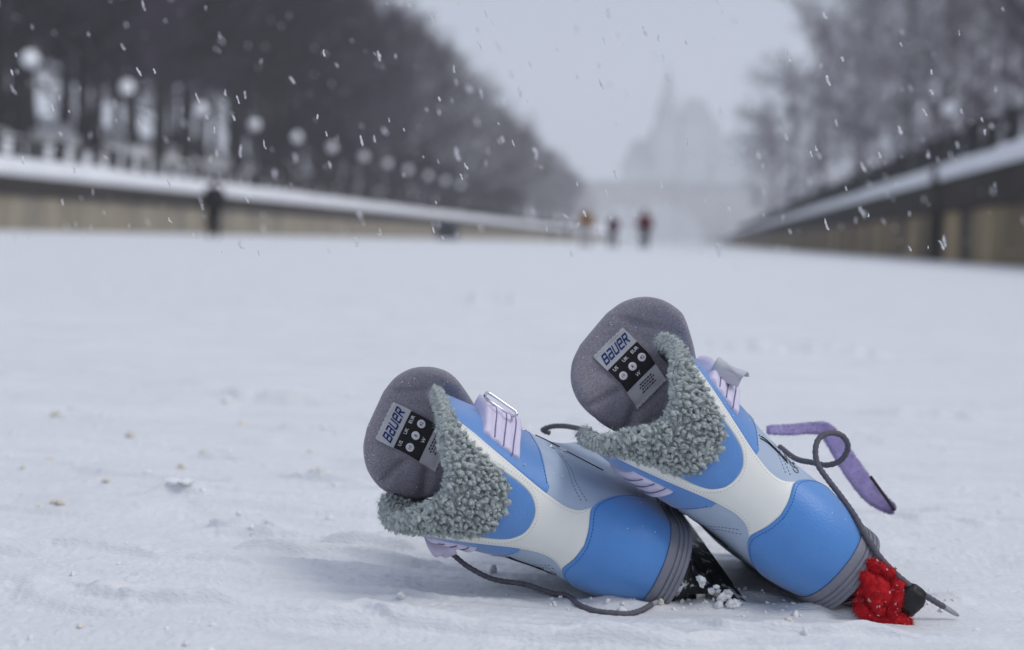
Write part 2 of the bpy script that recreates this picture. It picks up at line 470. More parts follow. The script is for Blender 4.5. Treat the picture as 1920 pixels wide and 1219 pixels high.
def make_label(root, face, cx, cz, tilt):
    """woven size label sewn to the tongue: grey field with name, black field with sizes, grey foot"""
    W, H = 40.0, 64.0
    ca, sa = cos(tilt), sin(tilt)
    def mp(uv, off):
        uv = np.asarray(uv, float)
        x = cx+(uv[:, 0]-W/2)*ca-(uv[:, 1]-H/2)*sa; z = cz+(uv[:, 0]-W/2)*sa+(uv[:, 1]-H/2)*ca
        return face(np.stack([x, z], -1), off)
    def sheet(name, x0, y0, x1, y1, off, m, par, jag=0.0):
        nx, ny = 26, max(2, int((y1-y0)/1.5))
        U, Vv = np.meshgrid(np.linspace(x0, x1, nx), np.linspace(y0, y1, ny))
        uv = np.stack([U.ravel(), Vv.ravel()], -1)
        if jag:
            top = np.arange(nx)+nx*(ny-1); uv[top, 1] += jag*((np.arange(nx) % 3)-1); uv[:nx, 1] += jag*((np.arange(nx) % 3)-1)
        wob = .35*vnoise(np.stack([uv[:, 0]/7, uv[:, 1]/7, 0*uv[:, 0]+cx], -1), 9)
        P = mp(uv, 0); P[:, 1] -= off+wob+.9
        Fq = [(j*nx+i, j*nx+i+1, (j+1)*nx+i+1, (j+1)*nx+i) for j in range(ny-1) for i in range(nx-1)]
        return mesh_obj(name, P, Fq, m, par, True, None, MM)
    def flat(mb, v, f, off):
        wob = .35*vnoise(np.stack([v[:, 0]/7, v[:, 1]/7, 0*v[:, 0]+cx], -1), 9)
        P = mp(v, 0); P[:, 1] -= off+wob+.9
        f = [tuple(q) for q in f]
        mb.add(P, f)
    lab = sheet('label', 0, 0, W, H, .4, M['label_white'], root, .5)
    sheet('black_band', .3, 18, W-.3, 45, .62, M['label_black'], lab)
    mb = MB()
    for q in logo('BAUER', 8.2, 33): flat(mb, q+[3.6, 50.0], [(0, 1, 2, 3)], .66)
    mb.obj('name_lettering', M['print_blue'], lab, False, MM)
    mb = MB()
    for s, x, y, z in (('US', 7, 41.0, 4.6), ('UK', 20, 41.0, 4.6), ('EUR', 32.5, 41.0, 4.6), ('W', 20, 22.6, 5.0)):
        v, f = text_tris(s, z); flat(mb, v+[x, y], f, .86)
    mb.obj('size_heading', M['print_white'], lab, False, MM)
    mb, nb = MB(), MB()
    for s, x in (('10', 7.5), ('8', 20), ('42', 32.5)):
        a = np.arange(24)*2*pi/24
        flat(mb, np.stack([x+4.0*np.cos(a), 31.2+4.0*np.sin(a)], -1), [tuple(range(24))], .86)
        v, f = text_tris(s, 4.3); flat(nb, v+[x, 31.2], f, 1.05)
    mb.obj('size_disc', M['print_white'], lab, False, MM)
    nb.obj('size_number', M['print_dark'], lab, False, MM)
    mb = MB()
    rr = random.Random(5)
    for row, y in enumerate((13.5, 11.2, 8.9, 6.6)):
        x = 13+rr.random()*3
        while x < 31:
            w = 1.2+rr.random()*1.8
            flat(mb, np.array([(x, y), (x+w, y), (x+w, y+1.3), (x, y+1.3)]), [(0, 1, 2, 3)], .66); x += w+.7
    mb.obj('small_print', M['print_dark'], lab, False, MM)
    for y in (1.3, H-1.6):     # zigzag seam along the top and the foot
        mb = MB()
        zz = np.array([(1+i*1.3, y+(.9 if i % 2 else -.9)) for i in range(30)])
        P = mp(zz, 0); P[:, 1] -= 1.4
        mb.tube(P, .33, 5); mb.obj('seam', M['print_white'], lab, True, MM)

def build_boot(name, label, Rm, base, tongue_dx, lab, lateral, group='the pair of skates'):
    root = empty(name)
    mw = Matrix.Identity(4)
    for r in range(3):
        for c in range(3): mw[r][c] = Rm[r][c]
        mw[r][3] = base[r]
    root.matrix_world = mw
    tag(root, label, 'ice skate', group)
    # ---- shell with its hollow inside
    nf, nz = 221, 120
    f = np.linspace(-1, 1, nf); k = np.linspace(0, 1, nz)
    Fg, Kg = np.meshgrid(f, k)
    top = zc(Fg*214)
    Zg = Kg*top
    Hg = np.interp(Zg, ZT, HALF)
    Ag = Fg*Hg
    out = S(Ag, Zg)
    nin = 40
    Kin = np.linspace(0, 1, nin)[:, None]
    zin = top[:1]-(top[:1]-60)*Kin
    Ain = Fg[:1]*np.interp(zin, ZT, HALF)
    wall = np.interp(Kin, [0, .05, 1], [1.0, 8, 8])
    inn = S(Ain, zin)-SN(np.clip(Ain, -np.interp(zin, ZT, HALF)+4, np.interp(zin, ZT, HALF)-4), zin)*wall[..., None]
    inn[:, :, 0] = np.where(np.abs(inn[:, :, 0]) > 80, 0, inn[:, :, 0])
    V = np.concatenate([out.reshape(-1, 3), inn.reshape(-1, 3)])
    Fq = [(j*nf+i, j*nf+i+1, (j+1)*nf+i+1, (j+1)*nf+i) for j in range(nz-1) for i in range(nf-1)]
    o0 = nz*nf
    Fi = [((nz-1)*nf+i, (nz-1)*nf+i+1, o0+i+1, o0+i) for i in range(nf-1)]
    Fi += [(o0+j*nf+i, o0+j*nf+i+1, o0+(j+1)*nf+i+1, o0+(j+1)*nf+i) for j in range(nin-1) for i in range(nf-1)]
    Fb = [tuple(range(nf))[::-1], tuple(o0+(nin-1)*nf+i for i in range(nf))]
    mesh_obj('boot_shell', V, Fq+Fi+Fb, [M['side'], M['lining']], root, True, [0]*len(Fq)+[1]*len(Fi)+[0, 1], MM)
    # ---- leather panels
    panel('heel_cap', np.vstack([sym(spline(CAP, 6))]), M['cap_blue'], root, 2.0, 2.2, .3)
    yo = spline(Y_OUT, 6); ui = spline(U_IN, 6)
    capc = spline(CAP, 6); capc = capc[capc[:, 0] < 40][::-1]
    half = np.vstack([yo, capc+[0, .1]])                # right outer edge, then along the cap to the centre
    full = np.vstack([ui[::-1], half[:-1], (half*[-1, 1])[::-1], (ui*[-1, 1])[:-1]])
    panel('heel_stripe', full, M['white'], root, 1.5, 1.6, .3)
    win = np.vstack([[(0, 206)], [(30, 224), (46, 229)], ui[1:]])
    panel('heel_window', sym(win), M['collar_blue'], root, .7, 1.2, .2)
    for s in (1, -1):
        ST1 = [(32.5, 121), (42, 128), (58, 133), (75, 136.5), (100, 140), (128, 142), (146, 143)]
        ou = yo[yo[:, 1] > 122]
        cp = np.vstack([ou, spline(ST1, 5)[2:], [(150, 170), (146, 236), (120, 241), (95, 241)]])*[s, 1]
        panel('collar_panel', cp, M['collar_blue'], root, .8, 1.2, .2)
        def seam(path, off, col, *a):
            b_ = MB(); stitches(b_, np.array(path, float)*[s, 1], off, *a); b_.obj('stitching', M[col], root, True, MM)
        seam([(38, 127.5), (58, 135.5), (75, 139), (100, 142.5), (128, 145)], .9, 'blue_thread')
        seam([(38, 87), (50, 97), (62, 102), (100, 108), (135, 112)], .15, 'dark_thread', 2.3, 1.5, .3)
        seam([(36, 92), (47, 101), (60, 106), (100, 112), (135, 116)], .15, 'dark_thread', 2.3, 1.5, .3)
        seam([(x_-3.2, z_) for x_, z_ in Y_OUT[1:-1]], 1.45, 'grey_thread', 1.9, 1.6, .3)
        seam([(43.5, 199), (39.3, 181), (35, 160), (29.8, 143), (20, 131.8), (10, 126), (0, 123.8)], 1.45, 'grey_thread', 1.9, 1.6, .3)
        seam([(0, 72.3), (14, 74.2), (26, 77.2), (34, 77.3), (44, 71.8), (60, 58), (76, 41.5), (90, 26.5)], 1.95, 'blue_thread', 2.4, 1.3, .42)
        # eyestay piping, eyelets and the embroidered swirl on the side
        pb = MB()
        pths = [[(139, 134), (137, 110), (133, 84), (128, 62)]]
        if s == lateral: pths += [[(50, 127), (54, 117), (54, 104), (51, 92)], [(53, 129), (57, 118), (57, 104), (54, 93)]]
        for pth in pths:
            pb = MB(); q = spline(np.array(pth, float)*[s, 1], 10); pb.tube(surf(q[:, 0], q[:, 1], .4), .6, 6)
            pb.obj('piping', M['black_clean'], root, True, MM)
        if s == lateral:
            eb = MB()
            for (ca, cz_, r0, t0, t1) in ((63, 99, 11, 2.6, 5.0), (62, 98, 6, 2.0, 5.6), (57, 86, 6, .9, 4.2), (60, 83, 5, 0, 4.4), (52, 83, 5, 2.2, 6.0), (64, 88, 7, 1.6, 5.2)):
                tt = np.linspace(t0, t1, 16); rr_ = r0*np.linspace(1, .6, 16)
                q = np.stack([ca+rr_*np.cos(tt), cz_+rr_*np.sin(tt)*.8], -1)*[s, 1]
                eb.tube(surf(q[:, 0], q[:, 1], .3), .45, 5)
            eb.obj('embroidery', M['embroid'], root, True, MM)
        for (ea, ez) in ((118, 120), (132, 104), (128, 150), (128, 178)):
            t = np.arange(17)*2*pi/16
            q = np.stack([ea*s+3.6*np.cos(t), ez+3.6*np.sin(t)], -1)
            g = MB(); g.tube(surf(q[:, 0], q[:, 1], .5), .9, 6, cap=False); g.obj('eyelet', M['nickel'], root, True, MM)
        # webbing strap round the ankle
        sp = np.array([(50, 159), (55, 173), (66, 198), (100, 202), (140, 204), (140, 165), (100, 163), (72, 161)], float)*[s, 1]
        def rib(V):
            b = V[:, 1]-(.12*np.abs(V[:, 0]))
            t = np.clip((V[:, 0]-60)/45, 0, 1) if s > 0 else 0*V[:, 0]
            return .8*np.cos((b-155)/36*2*pi*3.5)+9*t*t*(3-2*t)
        panel('ankle_strap', sp, M['lilac'], root, 3.0, 1.4, .6, 1.6, rib)
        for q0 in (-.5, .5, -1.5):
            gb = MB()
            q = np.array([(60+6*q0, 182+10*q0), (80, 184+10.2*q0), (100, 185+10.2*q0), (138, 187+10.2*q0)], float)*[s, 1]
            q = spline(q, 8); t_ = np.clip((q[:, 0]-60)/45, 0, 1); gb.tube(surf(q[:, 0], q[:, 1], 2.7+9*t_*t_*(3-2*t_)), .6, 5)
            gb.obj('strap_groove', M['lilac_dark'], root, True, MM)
    # ---- fleece collar
    fl = MB()
    low = spline(FUR_LOW, 5)
    up = np.stack([np.linspace(142, 0, 40), zc(np.linspace(142, 0, 40))], -1)
    poly = np.vstack([low, up[:-1], (up*[-1, 1])[::-1], (low*[-1, 1])[::-1][:-1]])
    Vp, Fp, d = fill(poly, 4, (1.2, 2.6), 2.5)
    P = surf(Vp[:, 0], Vp[:, 1], .6+2.2*np.sqrt(np.clip(1-(1-np.clip(d/5, 0, 1))**2, 0, 1)))
    fl.add(P, Fp)
    ru = np.random.default_rng(11)
    step = 3.7
    g = np.stack(np.meshgrid(np.arange(-145, 145, step), np.arange(150, 250, step)), -1).reshape(-1, 2)
    g = g+ru.uniform(-1.9, 1.9, g.shape)
    dd = pdist(g, poly); g = g[pip(g, poly) | (dd < .8)]; dd = pdist(g, poly)
    thin = lambda a: 1-.6*np.clip((np.abs(a)-35)/45, 0, 1)
    Cc = [surf(g[:, 0], g[:, 1], thin(g[:, 0])*(2.2+np.clip(dd/6, 0, 1)*2.6+ru.uniform(-1.6, 1.8, len(g))))]
    nr = [SN(g[:, 0], g[:, 1])]
    ra = np.arange(-143, 143.1, 3.6); ra = np.repeat(ra, 5)+ru.uniform(-1.4, 1.4, len(ra)*5)
    ph = np.tile(np.linspace(.1, .95, 5), len(ra)//5)*pi
    nn = SN(ra, zc(ra)-4)
    Cc.append(S(ra, zc(ra))+nn*(-4+(1+4.0*thin(ra))*np.cos(ph))[:, None]+np.array([0, 0, 1])*(3.8*np.sin(ph)*thin(ra)-2.6)[:, None]); nr.append(nn*np.cos(ph)[:, None]+np.array([0, 0, 1])*np.sin(ph)[:, None])
    ia = np.arange(-140, 140, 4.6); iz = np.arange(2, 34, 4.4)
    gi = np.stack(np.meshgrid(ia, iz), -1).reshape(-1, 2)+ru.uniform(-1.5, 1.5, (len(ia)*len(iz), 2))
    ni = SN(gi[:, 0], zc(gi[:, 0])-gi[:, 1])
    Cc.append(S(gi[:, 0], zc(gi[:, 0])-gi[:, 1])-ni*(7+3*thin(gi[:, 0])+ru.uniform(-.6, .8, len(gi)))[:, None]); nr.append(-ni)
    Ca = np.concatenate(Cc); Na = np.concatenate(nr)
    Da = Na*1.0+ru.normal(0, .42, Ca.shape)+np.array([0, 0, -.35])
    lumps(fl, Ca, np.where(np.abs(Ca[:, 0]) > 45, .8, 1.0)*ru.uniform(1.35, 2.4, len(Ca)), Da, 2, .55, 0, 2.2, 21, 2.2)
    # fine fibres standing out of the pile
    nfib = 22000
    k_ = ru.integers(0, len(Ca), nfib)
    b0 = Ca[k_]+ru.normal(0, 1.5, (nfib, 3)); dv = Na[k_]+ru.normal(0, .75, (nfib, 3)); dv /= np.linalg.norm(dv, axis=1, keepdims=True)
    ln = ru.uniform(2.2, 4.6, (nfib, 1)); sd = np.cross(dv, ru.normal(0, 1, (nfib, 3))); sd /= np.linalg.norm(sd, axis=1, keepdims=True)
    bend = ru.normal(0, .9, (nfib, 3))
    T0 = np.stack([b0-sd*.17, b0+sd*.17, b0+dv*ln*.6+sd*.09+bend*.4, b0+dv*ln*.6-sd*.09+bend*.4, b0+dv*ln+bend], 1).reshape(-1, 3)
    fl.add(T0, [q for i in range(nfib) for q in ((5*i, 5*i+1, 5*i+2, 5*i+3), (5*i+3, 5*i+2, 5*i+4))])
    fl.obj('fleece_collar', M['fleece'], root, True, MM)
    # ---- midsole with grooves, sole plate
    def ringpts(off):
        a = np.linspace(-1, 1, 161)[:-1]*HALF[2]
        n = SN(a, 2+0*a); n[:, 2] = 0; n /= np.linalg.norm(n, axis=1, keepdims=True)
        return S(a, 0*a)+n*off
    prof = [(1.5, -6), (2.0, 1.5), (3.6, 2.0), (4.0, -1.2), (4.0, -5.2), (3.0, -5.7), (3.0, -6.6), (4.6, -7.1), (4.6, -9.6), (3.6, -10.1), (3.6, -11.0), (5.0, -11.5), (5.0, -14.0), (4.0, -14.5), (4.0, -15.4), (5.0, -15.9), (4.8, -19.0), (2.5, -20.5), (-4, -20.5)]
    rows = []
    for oo, zz in prof:
        r = ringpts(oo); r[:, 2] = zz; rows.append(r)
    n = len(rows[0]); V = np.concatenate(rows)
    Fm = [(j*n+(i+1) % n, j*n+i, (j+1)*n+i, (j+1)*n+(i+1) % n) for j in range(len(rows)-1) for i in range(n)]
    Fm.append(tuple((len(rows)-1)*n+i for i in range(n)))
    ms = mesh_obj('midsole', V, Fm, M['rubber'], root, False, None, MM)
    # ---- blade holder
    hb = MB()
    pl = ringpts(-3.5)[:, :2]
    hb.prism(pl, lambda p: (p[0]*.9, p[1], -20.4), lambda p: (p[0]*.8, p[1], -26))
    def tower(y0, y1, yy0, yy1, w0, w1):
        for z0, z1, a0, a1, u0, u1 in ((-25.5, -34, 0, .45, 0, .55), (-34, -45, .45, .8, .55, .85), (-45, -58, .8, 1, .85, 1)):
            def pr(t, u, z):
                ya, yb = y0+(yy0-y0)*t, y1+(yy1-y1)*t; w = w0+(w1-w0)*u; cy, hy = (ya+yb)/2, (yb-ya)/2
                th = np.arange(20)*2*pi/20
                return np.stack([w*np.sign(np.cos(th))*np.abs(np.cos(th))**.6, cy+hy*np.sign(np.sin(th))*np.abs(np.sin(th))**.6, np.full(20, z)], -1)
            A, B = pr(a0, u0, z0), pr(a1, u1, z1)
            hb.add(np.concatenate([A, B]), [(i, (i+1) % 20, 20+(i+1) % 20, 20+i) for i in range(20)]+[tuple(range(20)), tuple(range(20, 40))[::-1]])
    tower(8, 88, 18, 72, 27, 4.6)
    tower(150, 250, 172, 232, 30, 4.6)
    hb.box((-4.4, 22, -60), (4.4, 228, -51))
    hb.obj('blade_holder', M['black'], root, False, MM)
    yz = [(2, -58), (0, -67), (4, -75), (14, -78), (262, -78), (280, -73), (288, -63), (284, -55), (270, -52), (14, -52)]
    rb = MB(); rb.prism(yz, lambda p: (-1.6, p[0], p[1]), lambda p: (1.6, p[0], p[1])); rb.obj('steel_runner', M['steel'], root, False, MM)
    make_lab = make_tongue(root, *tongue_dx)
    make_label(root, make_lab[1], *lab)
    rs_ = np.random.default_rng(int(abs(base[0])*1e4)); sk = MB()
    a_, z_ = rs_.uniform(-150, 150, 900), rs_.uniform(0, 200, 900); nw = SN(a_, z_)@np.asarray(Rm).T
    ok = (nw[:, 2] > .45) & (rs_.random(900) < .16); lumps(sk, surf(a_[ok], z_[ok], 2.0), rs_.uniform(.25, .75, ok.sum()), None, 1, .4)
    tv = np.array([v.co[:] for v in make_lab[0].data.vertices])/MM; tv = tv[(tv[:, 2] > 215)]; tv = tv[rs_.integers(0, len(tv), 150)]
    lumps(sk, tv+rs_.normal(0, .8, tv.shape), rs_.uniform(.2, .6, len(tv)), None, 1, .4)
    lumps(sk, Ca[rs_.integers(0, len(Ca), 60)]+rs_.normal(0, 1.5, (60, 3)), rs_.uniform(.3, .8, 60), None, 1, .4)
    tag(sk.obj('snow_specks', M['lump'], root, True, MM), kind='stuff')
    return root

def rot_from(a, yaw, lean):
    a, yaw, lean = map(radians, (a, yaw, lean))
    Y = np.array([-sin(yaw), cos(yaw), 0.]); Rt = np.array([cos(yaw), sin(yaw), 0.])
    Z = -cos(a)*Rt+sin(a)*np.array([0, 0, 1.]); X = np.cross(Y, Z)
    return np.stack([X, cos(lean)*Y+sin(lean)*Z, cos(lean)*Z-sin(lean)*Y], 1)
RL, BL = rot_from(23.466, -2.306, 17.56), at(1237.4, 1084.2, 1.278*.98)
RR, BR = rot_from(38.662, 14.849, -2.274), at(1583.4, 1068.9, 1.264*.98)
skate_l = build_boot('ice_skate', 'blue and white ice skate lying on its side with a metal ring on its strap', RL, BL, (12, 14), (-4, 240, radians(-1)), -1)
skate_r = build_boot('ice_skate', 'blue and white ice skate leaning over the other one, red guard on its blade', RR, BR, (27, 4), (-4, 244, radians(-5)), 1)
def loc(Rm, base, pts):
    return (np.asarray(pts, float)-base)@Rm
def world_path(spec):
    return np.array([at(x, y, d) for x, y, d in spec])

# ---- laces, straps, ring, guards (parts of the skates)
def lace(root, Rm, B, pts, r=.0026, tip=False):
    P = loc(Rm, B, spline(pts, 14)); Q = resample(P, .0016, False)
    rr = r*(1+.09*np.sin(np.arange(len(Q))*1.9))
    mb = MB(); mb.tube(Q, rr, 9); o = mb.obj('lace', M['lace'], root, True)
    if tip:
        tb = MB(); tb.tube(np.array([Q[-1]+(Q[-1]-Q[-12])*t for t in (-.3, .2, .7, 1.0)]), [r*.85, r*.9, r*.8, r*.5], 8); tb.obj('lace_tip', M['aglet'], o, True)
def ribbon(name, root, Rm, B, pts, widths, axis, m, th=.0022):
    P = spline(pts, 12); W = spline(np.asarray(widths, float)[:, None], 12)[:, 0]; A = spline(axis, 12)
    T = np.gradient(P, axis=0); T /= np.linalg.norm(T, axis=1, keepdims=True)
    A = A-T*(A*T).sum(1, keepdims=True); A /= np.linalg.norm(A, axis=1, keepdims=True)
    Nn = np.cross(T, A); sec = 14; th_ = np.arange(sec)*2*pi/sec
    V = []
    for i in range(len(P)):
        cx = np.sign(np.cos(th_))*np.abs(np.cos(th_))**.45*W[i]/2; cy = np.sign(np.sin(th_))*np.abs(np.sin(th_))**.6*th/2
        V.append(P[i]+cx[:, None]*A[i]+cy[:, None]*Nn[i])
    F = [(i*sec+j, i*sec+(j+1) % sec, (i+1)*sec+(j+1) % sec, (i+1)*sec+j) for i in range(len(P)-1) for j in range(sec)]
    F += [tuple(range(sec))[::-1], tuple((len(P)-1)*sec+j for j in range(sec))]
    return mesh_obj(name, loc(Rm, B, np.concatenate(V)), F, m, root, True)
U3 = CR[:, 1]; R3 = CR[:, 0]; F3 = -CR[:, 2]
# right skate: curled lace falling to the snow
ang = np.linspace(-2.2, 3.9, 12)
loop = [(1558+31*cos(-a)*1.0, 843+31*sin(-a), 1.325-.004*i) for i, a in enumerate(ang)]
lace(skate_r, RR, BR, world_path([(1462, 838, 1.40), (1492, 860, 1.37), (1522, 867, 1.345)]+[(1552, 872, 1.335), (1578, 862, 1.33), (1590, 838, 1.325), (1579, 817, 1.32), (1556, 812, 1.315), (1536, 822, 1.31), (1529, 845, 1.305), (1534, 872, 1.30), (1552, 899, 1.29), (1576, 930, 1.275), (1603, 968, 1.262), (1627, 1010, 1.252), (1656, 1052, 1.242), (1698, 1092, 1.238), (1742, 1121, 1.246), (1770, 1138, 1.252)]), .0027, True)
lace(skate_r, RR, BR, world_path([(1085, 842, 1.45), (1100, 812, 1.40), (1072, 801, 1.42), (1040, 799, 1.44), (1018, 806, 1.45), (1030, 812, 1.455)]), .0026)
gl = on_ground(1090, 1140)
# purple strap hanging free behind the right skate
ribbon('closure_strap', skate_r, RR, BR, world_path([(1440, 806, 1.42), (1478, 806, 1.44), (1520, 803, 1.455), (1548, 806, 1.46), (1568, 832, 1.455), (1600, 882, 1.445), (1636, 928, 1.43), (1668, 952, 1.42), (1677, 956, 1.417)]),
       [.008, .010, .011, .014, .018, .020, .019, .012, .005], np.array([U3, U3, U3+.2*R3, U3*.9+.6*R3, .6*U3+.8*R3, .6*U3+.8*R3, .55*U3+.85*R3, .5*U3+.85*R3, .5*U3+.85*R3]), M['velvet'], .0045)
def fuzz(o, n, ln, wd, seed, m, root):
    v = np.array([p.co[:] for p in o.data.vertices]); f = [list(p.vertices) for p in o.data.polygons if len(p.vertices) == 4]
    r = np.random.default_rng(seed); q = v[np.array(f)[r.integers(0, len(f), n)]]; w = r.dirichlet([1, 1, 1, 1], n)
    b = (q*w[..., None]).sum(1); nn = np.cross(q[:, 1]-q[:, 0], q[:, 3]-q[:, 0]); nn /= np.linalg.norm(nn, axis=1, keepdims=True)+1e-12
    d = nn+r.normal(0, .6, b.shape); d /= np.linalg.norm(d, axis=1, keepdims=True); s_ = np.cross(d, r.normal(0, 1, b.shape)); s_ /= np.linalg.norm(s_, axis=1, keepdims=True)
    L = r.uniform(.5, 1.2, (n, 1))*ln
    V = np.stack([b-s_*wd, b+s_*wd, b+d*L], 1).reshape(-1, 3)
    tag(mesh_obj('pile', V, [(3*i, 3*i+1, 3*i+2) for i in range(n)], m, o, False), kind='stuff')
fuzz([c for c in skate_r.children if c.name.startswith('closure_strap')][0], 7000, .0024, .00022, 6, M['velvet'], skate_r)
ribbon('strap_end', skate_r, RR, BR, world_path([(1632, 893, 1.428), (1655, 925, 1.42), (1678, 957, 1.413)]), [.003, .003, .003], np.array([R3, R3, R3]), M['black_clean'], .002)
# webbing tab standing off the right skate, wire ring on the left one
ribbon('strap_tab', skate_r, RR, BR, world_path([(1357, 716, 1.262), (1366, 694, 1.258), (1374, 690, 1.262), (1378, 700, 1.27)]), [.027, .028, .028, .027], np.array([R3*.86-U3*.40]*4), M['grey_tab'], .0024)
rp = [(909, 741), (913, 737), (920, 739), (962, 768), (968, 773), (967, 779)]
mb = MB(); mb.tube(loc(RL, BL, spline(world_path([(x, y, 1.262) for x, y in rp]+[(958, 778, 1.275), (915, 750, 1.275), (909, 741, 1.262)]), 8)), .0013, 8, cap=False)
mb.obj('strap_ring', M['nickel'], skate_l, True)
ribbon('strap_tab', skate_l, RL, BL, world_path([(822, 1000, 1.285), (828, 1018, 1.275), (836, 1032, 1.272), (845, 1042, 1.275)]), [.030, .028, .022, .014], np.array([R3*.95-U3*.25]*4), M['lilac'], .002)

# guards: black on the flat skate, red towelling on the leaning one
gd = MB()
yz = [(-6, -63), (-8, -77), (-2, -86), (10, -88), (270, -88), (288, -83), (296, -71), (292, -61), (284, -63), (4, -63)]
gd.prism(yz, lambda p: (-8.0, p[0], p[1]), lambda p: (8.0, p[0], p[1]))
gd.obj('blade_guard', M['black'], skate_l, False, MM)

sn = MB(); r_ = np.random.default_rng(8)
for c, k, sp_ in (((14, 6, -36), 2, 2.0), ((9, 0, -50), 3, 3), ((7, -5, -62), 5, 3), ((3, -8, -72), 5, 3)):
    lumps(sn, np.array(c)+r_.normal(0, sp_, (k, 3)), r_.uniform(1.6, 4.2, k), r_.normal(0, 1, (k, 3)), 3, .55, 0, 2.0, 77, 1.4)
tag(sn.obj('stuck_snow', M['lump'], skate_l, True, MM), kind='stuff')
mb = MB(); lumps(mb, np.array([(-22, 1, -12), (-25, 2, -14), (-19, 0, -10.5), (-23, 0, -17)], float), np.array([3.4, 2.6, 2.2, 2.0]), None, 2, .45, 0, 2.0, 5)
mb.obj('mud_spot', M['dirty_lump'], skate_l, True, MM)

def red_guard(root):
    # towelling sleeve along the blade: a lumpy tube with an open slot and a thick heel
    ys = np.linspace(-13, 292, 150); n = 48; V = []
    for y in ys:
        h = np.clip((y-20)/70, 0, 1); h = h*h*(3-2*h)
        e = np.clip(1-(np.abs(y-139.5)/152.6)**14, 0, 1)**.5
        hw = (18.5*(1-h)+9.0*h)*e+.3; z0, z1 = -68*(1-h)-86*h, -17*(1-h)-56*h
        cz_, hz = (z0+z1)/2, (z1-z0)/2*(.35+.65*e)
        t = np.arange(n)*2*pi/n
        c, s_ = np.cos(t), np.sin(t)
        V.append(np.stack([5*(1-h)+hw*np.sign(c)*np.abs(c)**.62, np.full(n, y), cz_+hz*np.sign(s_)*np.abs(s_)**.62], -1))
    V = np.array(V)
    nrm = V-np.stack([0*V[..., 0], V[..., 1], 0*V[..., 0]-60], -1); nrm /= np.linalg.norm(nrm, axis=-1, keepdims=True)+1e-9
    V = V+nrm*(1.5*vnoise(V/3.0, 31)+1.4*vnoise(V/8, 32)+.6*vnoise(V/1.6, 33))[..., None]
    F = [(i*n+j, i*n+(j+1) % n, (i+1)*n+(j+1) % n, (i+1)*n+j) for i in range(len(ys)-1) for j in range(n)]
    F += [tuple(range(n))[::-1], tuple((len(ys)-1)*n+j for j in range(n))]
    g = mesh_obj('blade_guard', V.reshape(-1, 3), F, M['red'], root, True, None, MM)
    def pad(name, c, r, m, seed, par, sub=4, amp=.12):
        v0, f0 = ico(sub)
        v = np.sign(v0)*np.abs(v0)**.75
        v = v*(1+amp*vnoise(v0*2.2, seed)[:, None]+amp*.5*vnoise(v0*7, seed+1)[:, None])
        return mesh_obj(name, np.asarray(c)+v*np.asarray(r), f0, m, par, True, None, MM)
    # heel end seen from behind: two thick rolls, a cross band, dark hollow between, black pad below
    def roll(pts, r, seed):
        Q = resample(spline(pts, 10), 1.2, False); k = len(Q); nn = 26
        mb = MB(); mb.tube(Q, r*np.clip(np.sin(np.linspace(.25, pi-.25, k))*1.6, .4, 1), nn)
        v = np.concatenate(mb.v); c = np.repeat(Q, nn, 0); dvec = v-c; dvec /= np.linalg.norm(dvec, axis=1, keepdims=True)+1e-9
        mb.v = [v+dvec*(1.5*vnoise(v/3.6, seed)+1.0*vnoise(v/1.7, seed+1))[:, None]]
        mb.obj('towelling_fold', M['red'], g, True, MM)
    roll([(17, 6, -12), (20, 0, -20), (23, -3, -29), (23, -4, -38)], 5.2, 41)
    roll([(9, 4, -14), (6, -5, -22), (0, -8, -31), (-6, -8, -41), (-9, -7, -52)], 6.6, 43)
    roll([(23, -5, -38), (17, -8, -45), (8, -9, -50), (-2, -9, -54), (-10, -7, -57)], 6.0, 45)
    roll([(-12, -3, -24), (-16, -3, -36), (-14, -4, -48), (-7, -6, -60), (2, -7, -76)], 7.6, 47)
    fb_ = MB(); r_ = np.random.default_rng(4)
    src = [np.array([v.co[:] for v in o.data.vertices])/MM for o in [g]+list(g.children)]
    src = np.concatenate([q[q[:, 1] < 60] for q in src]); k_ = r_.integers(0, len(src), 9000); b0 = src[k_]
    dv = r_.normal(0, 1, b0.shape)+(b0-np.array([6, 20, -42]))/16; dv /= np.linalg.norm(dv, axis=1, keepdims=True)
    sd = np.cross(dv, r_.normal(0, 1, dv.shape)); sd /= np.linalg.norm(sd, axis=1, keepdims=True); ln = r_.uniform(1.2, 2.8, (len(b0), 1)); bd = r_.normal(0, .7, b0.shape)
    T0 = np.stack([b0-sd*.24, b0+sd*.24, b0+dv*ln+sd*.15+bd, b0+dv*ln-sd*.15+bd], 1).reshape(-1, 3)
    fb_.add(T0, [(4*i, 4*i+1, 4*i+2, 4*i+3) for i in range(len(b0))]); tag(fb_.obj('terry_pile', M['red'], g, False, MM), kind='stuff')
    pad('end_pad', (17, -2, -61), (14.5, 12, 13), M['black_clean'], 53, g)
red_guard(skate_r)

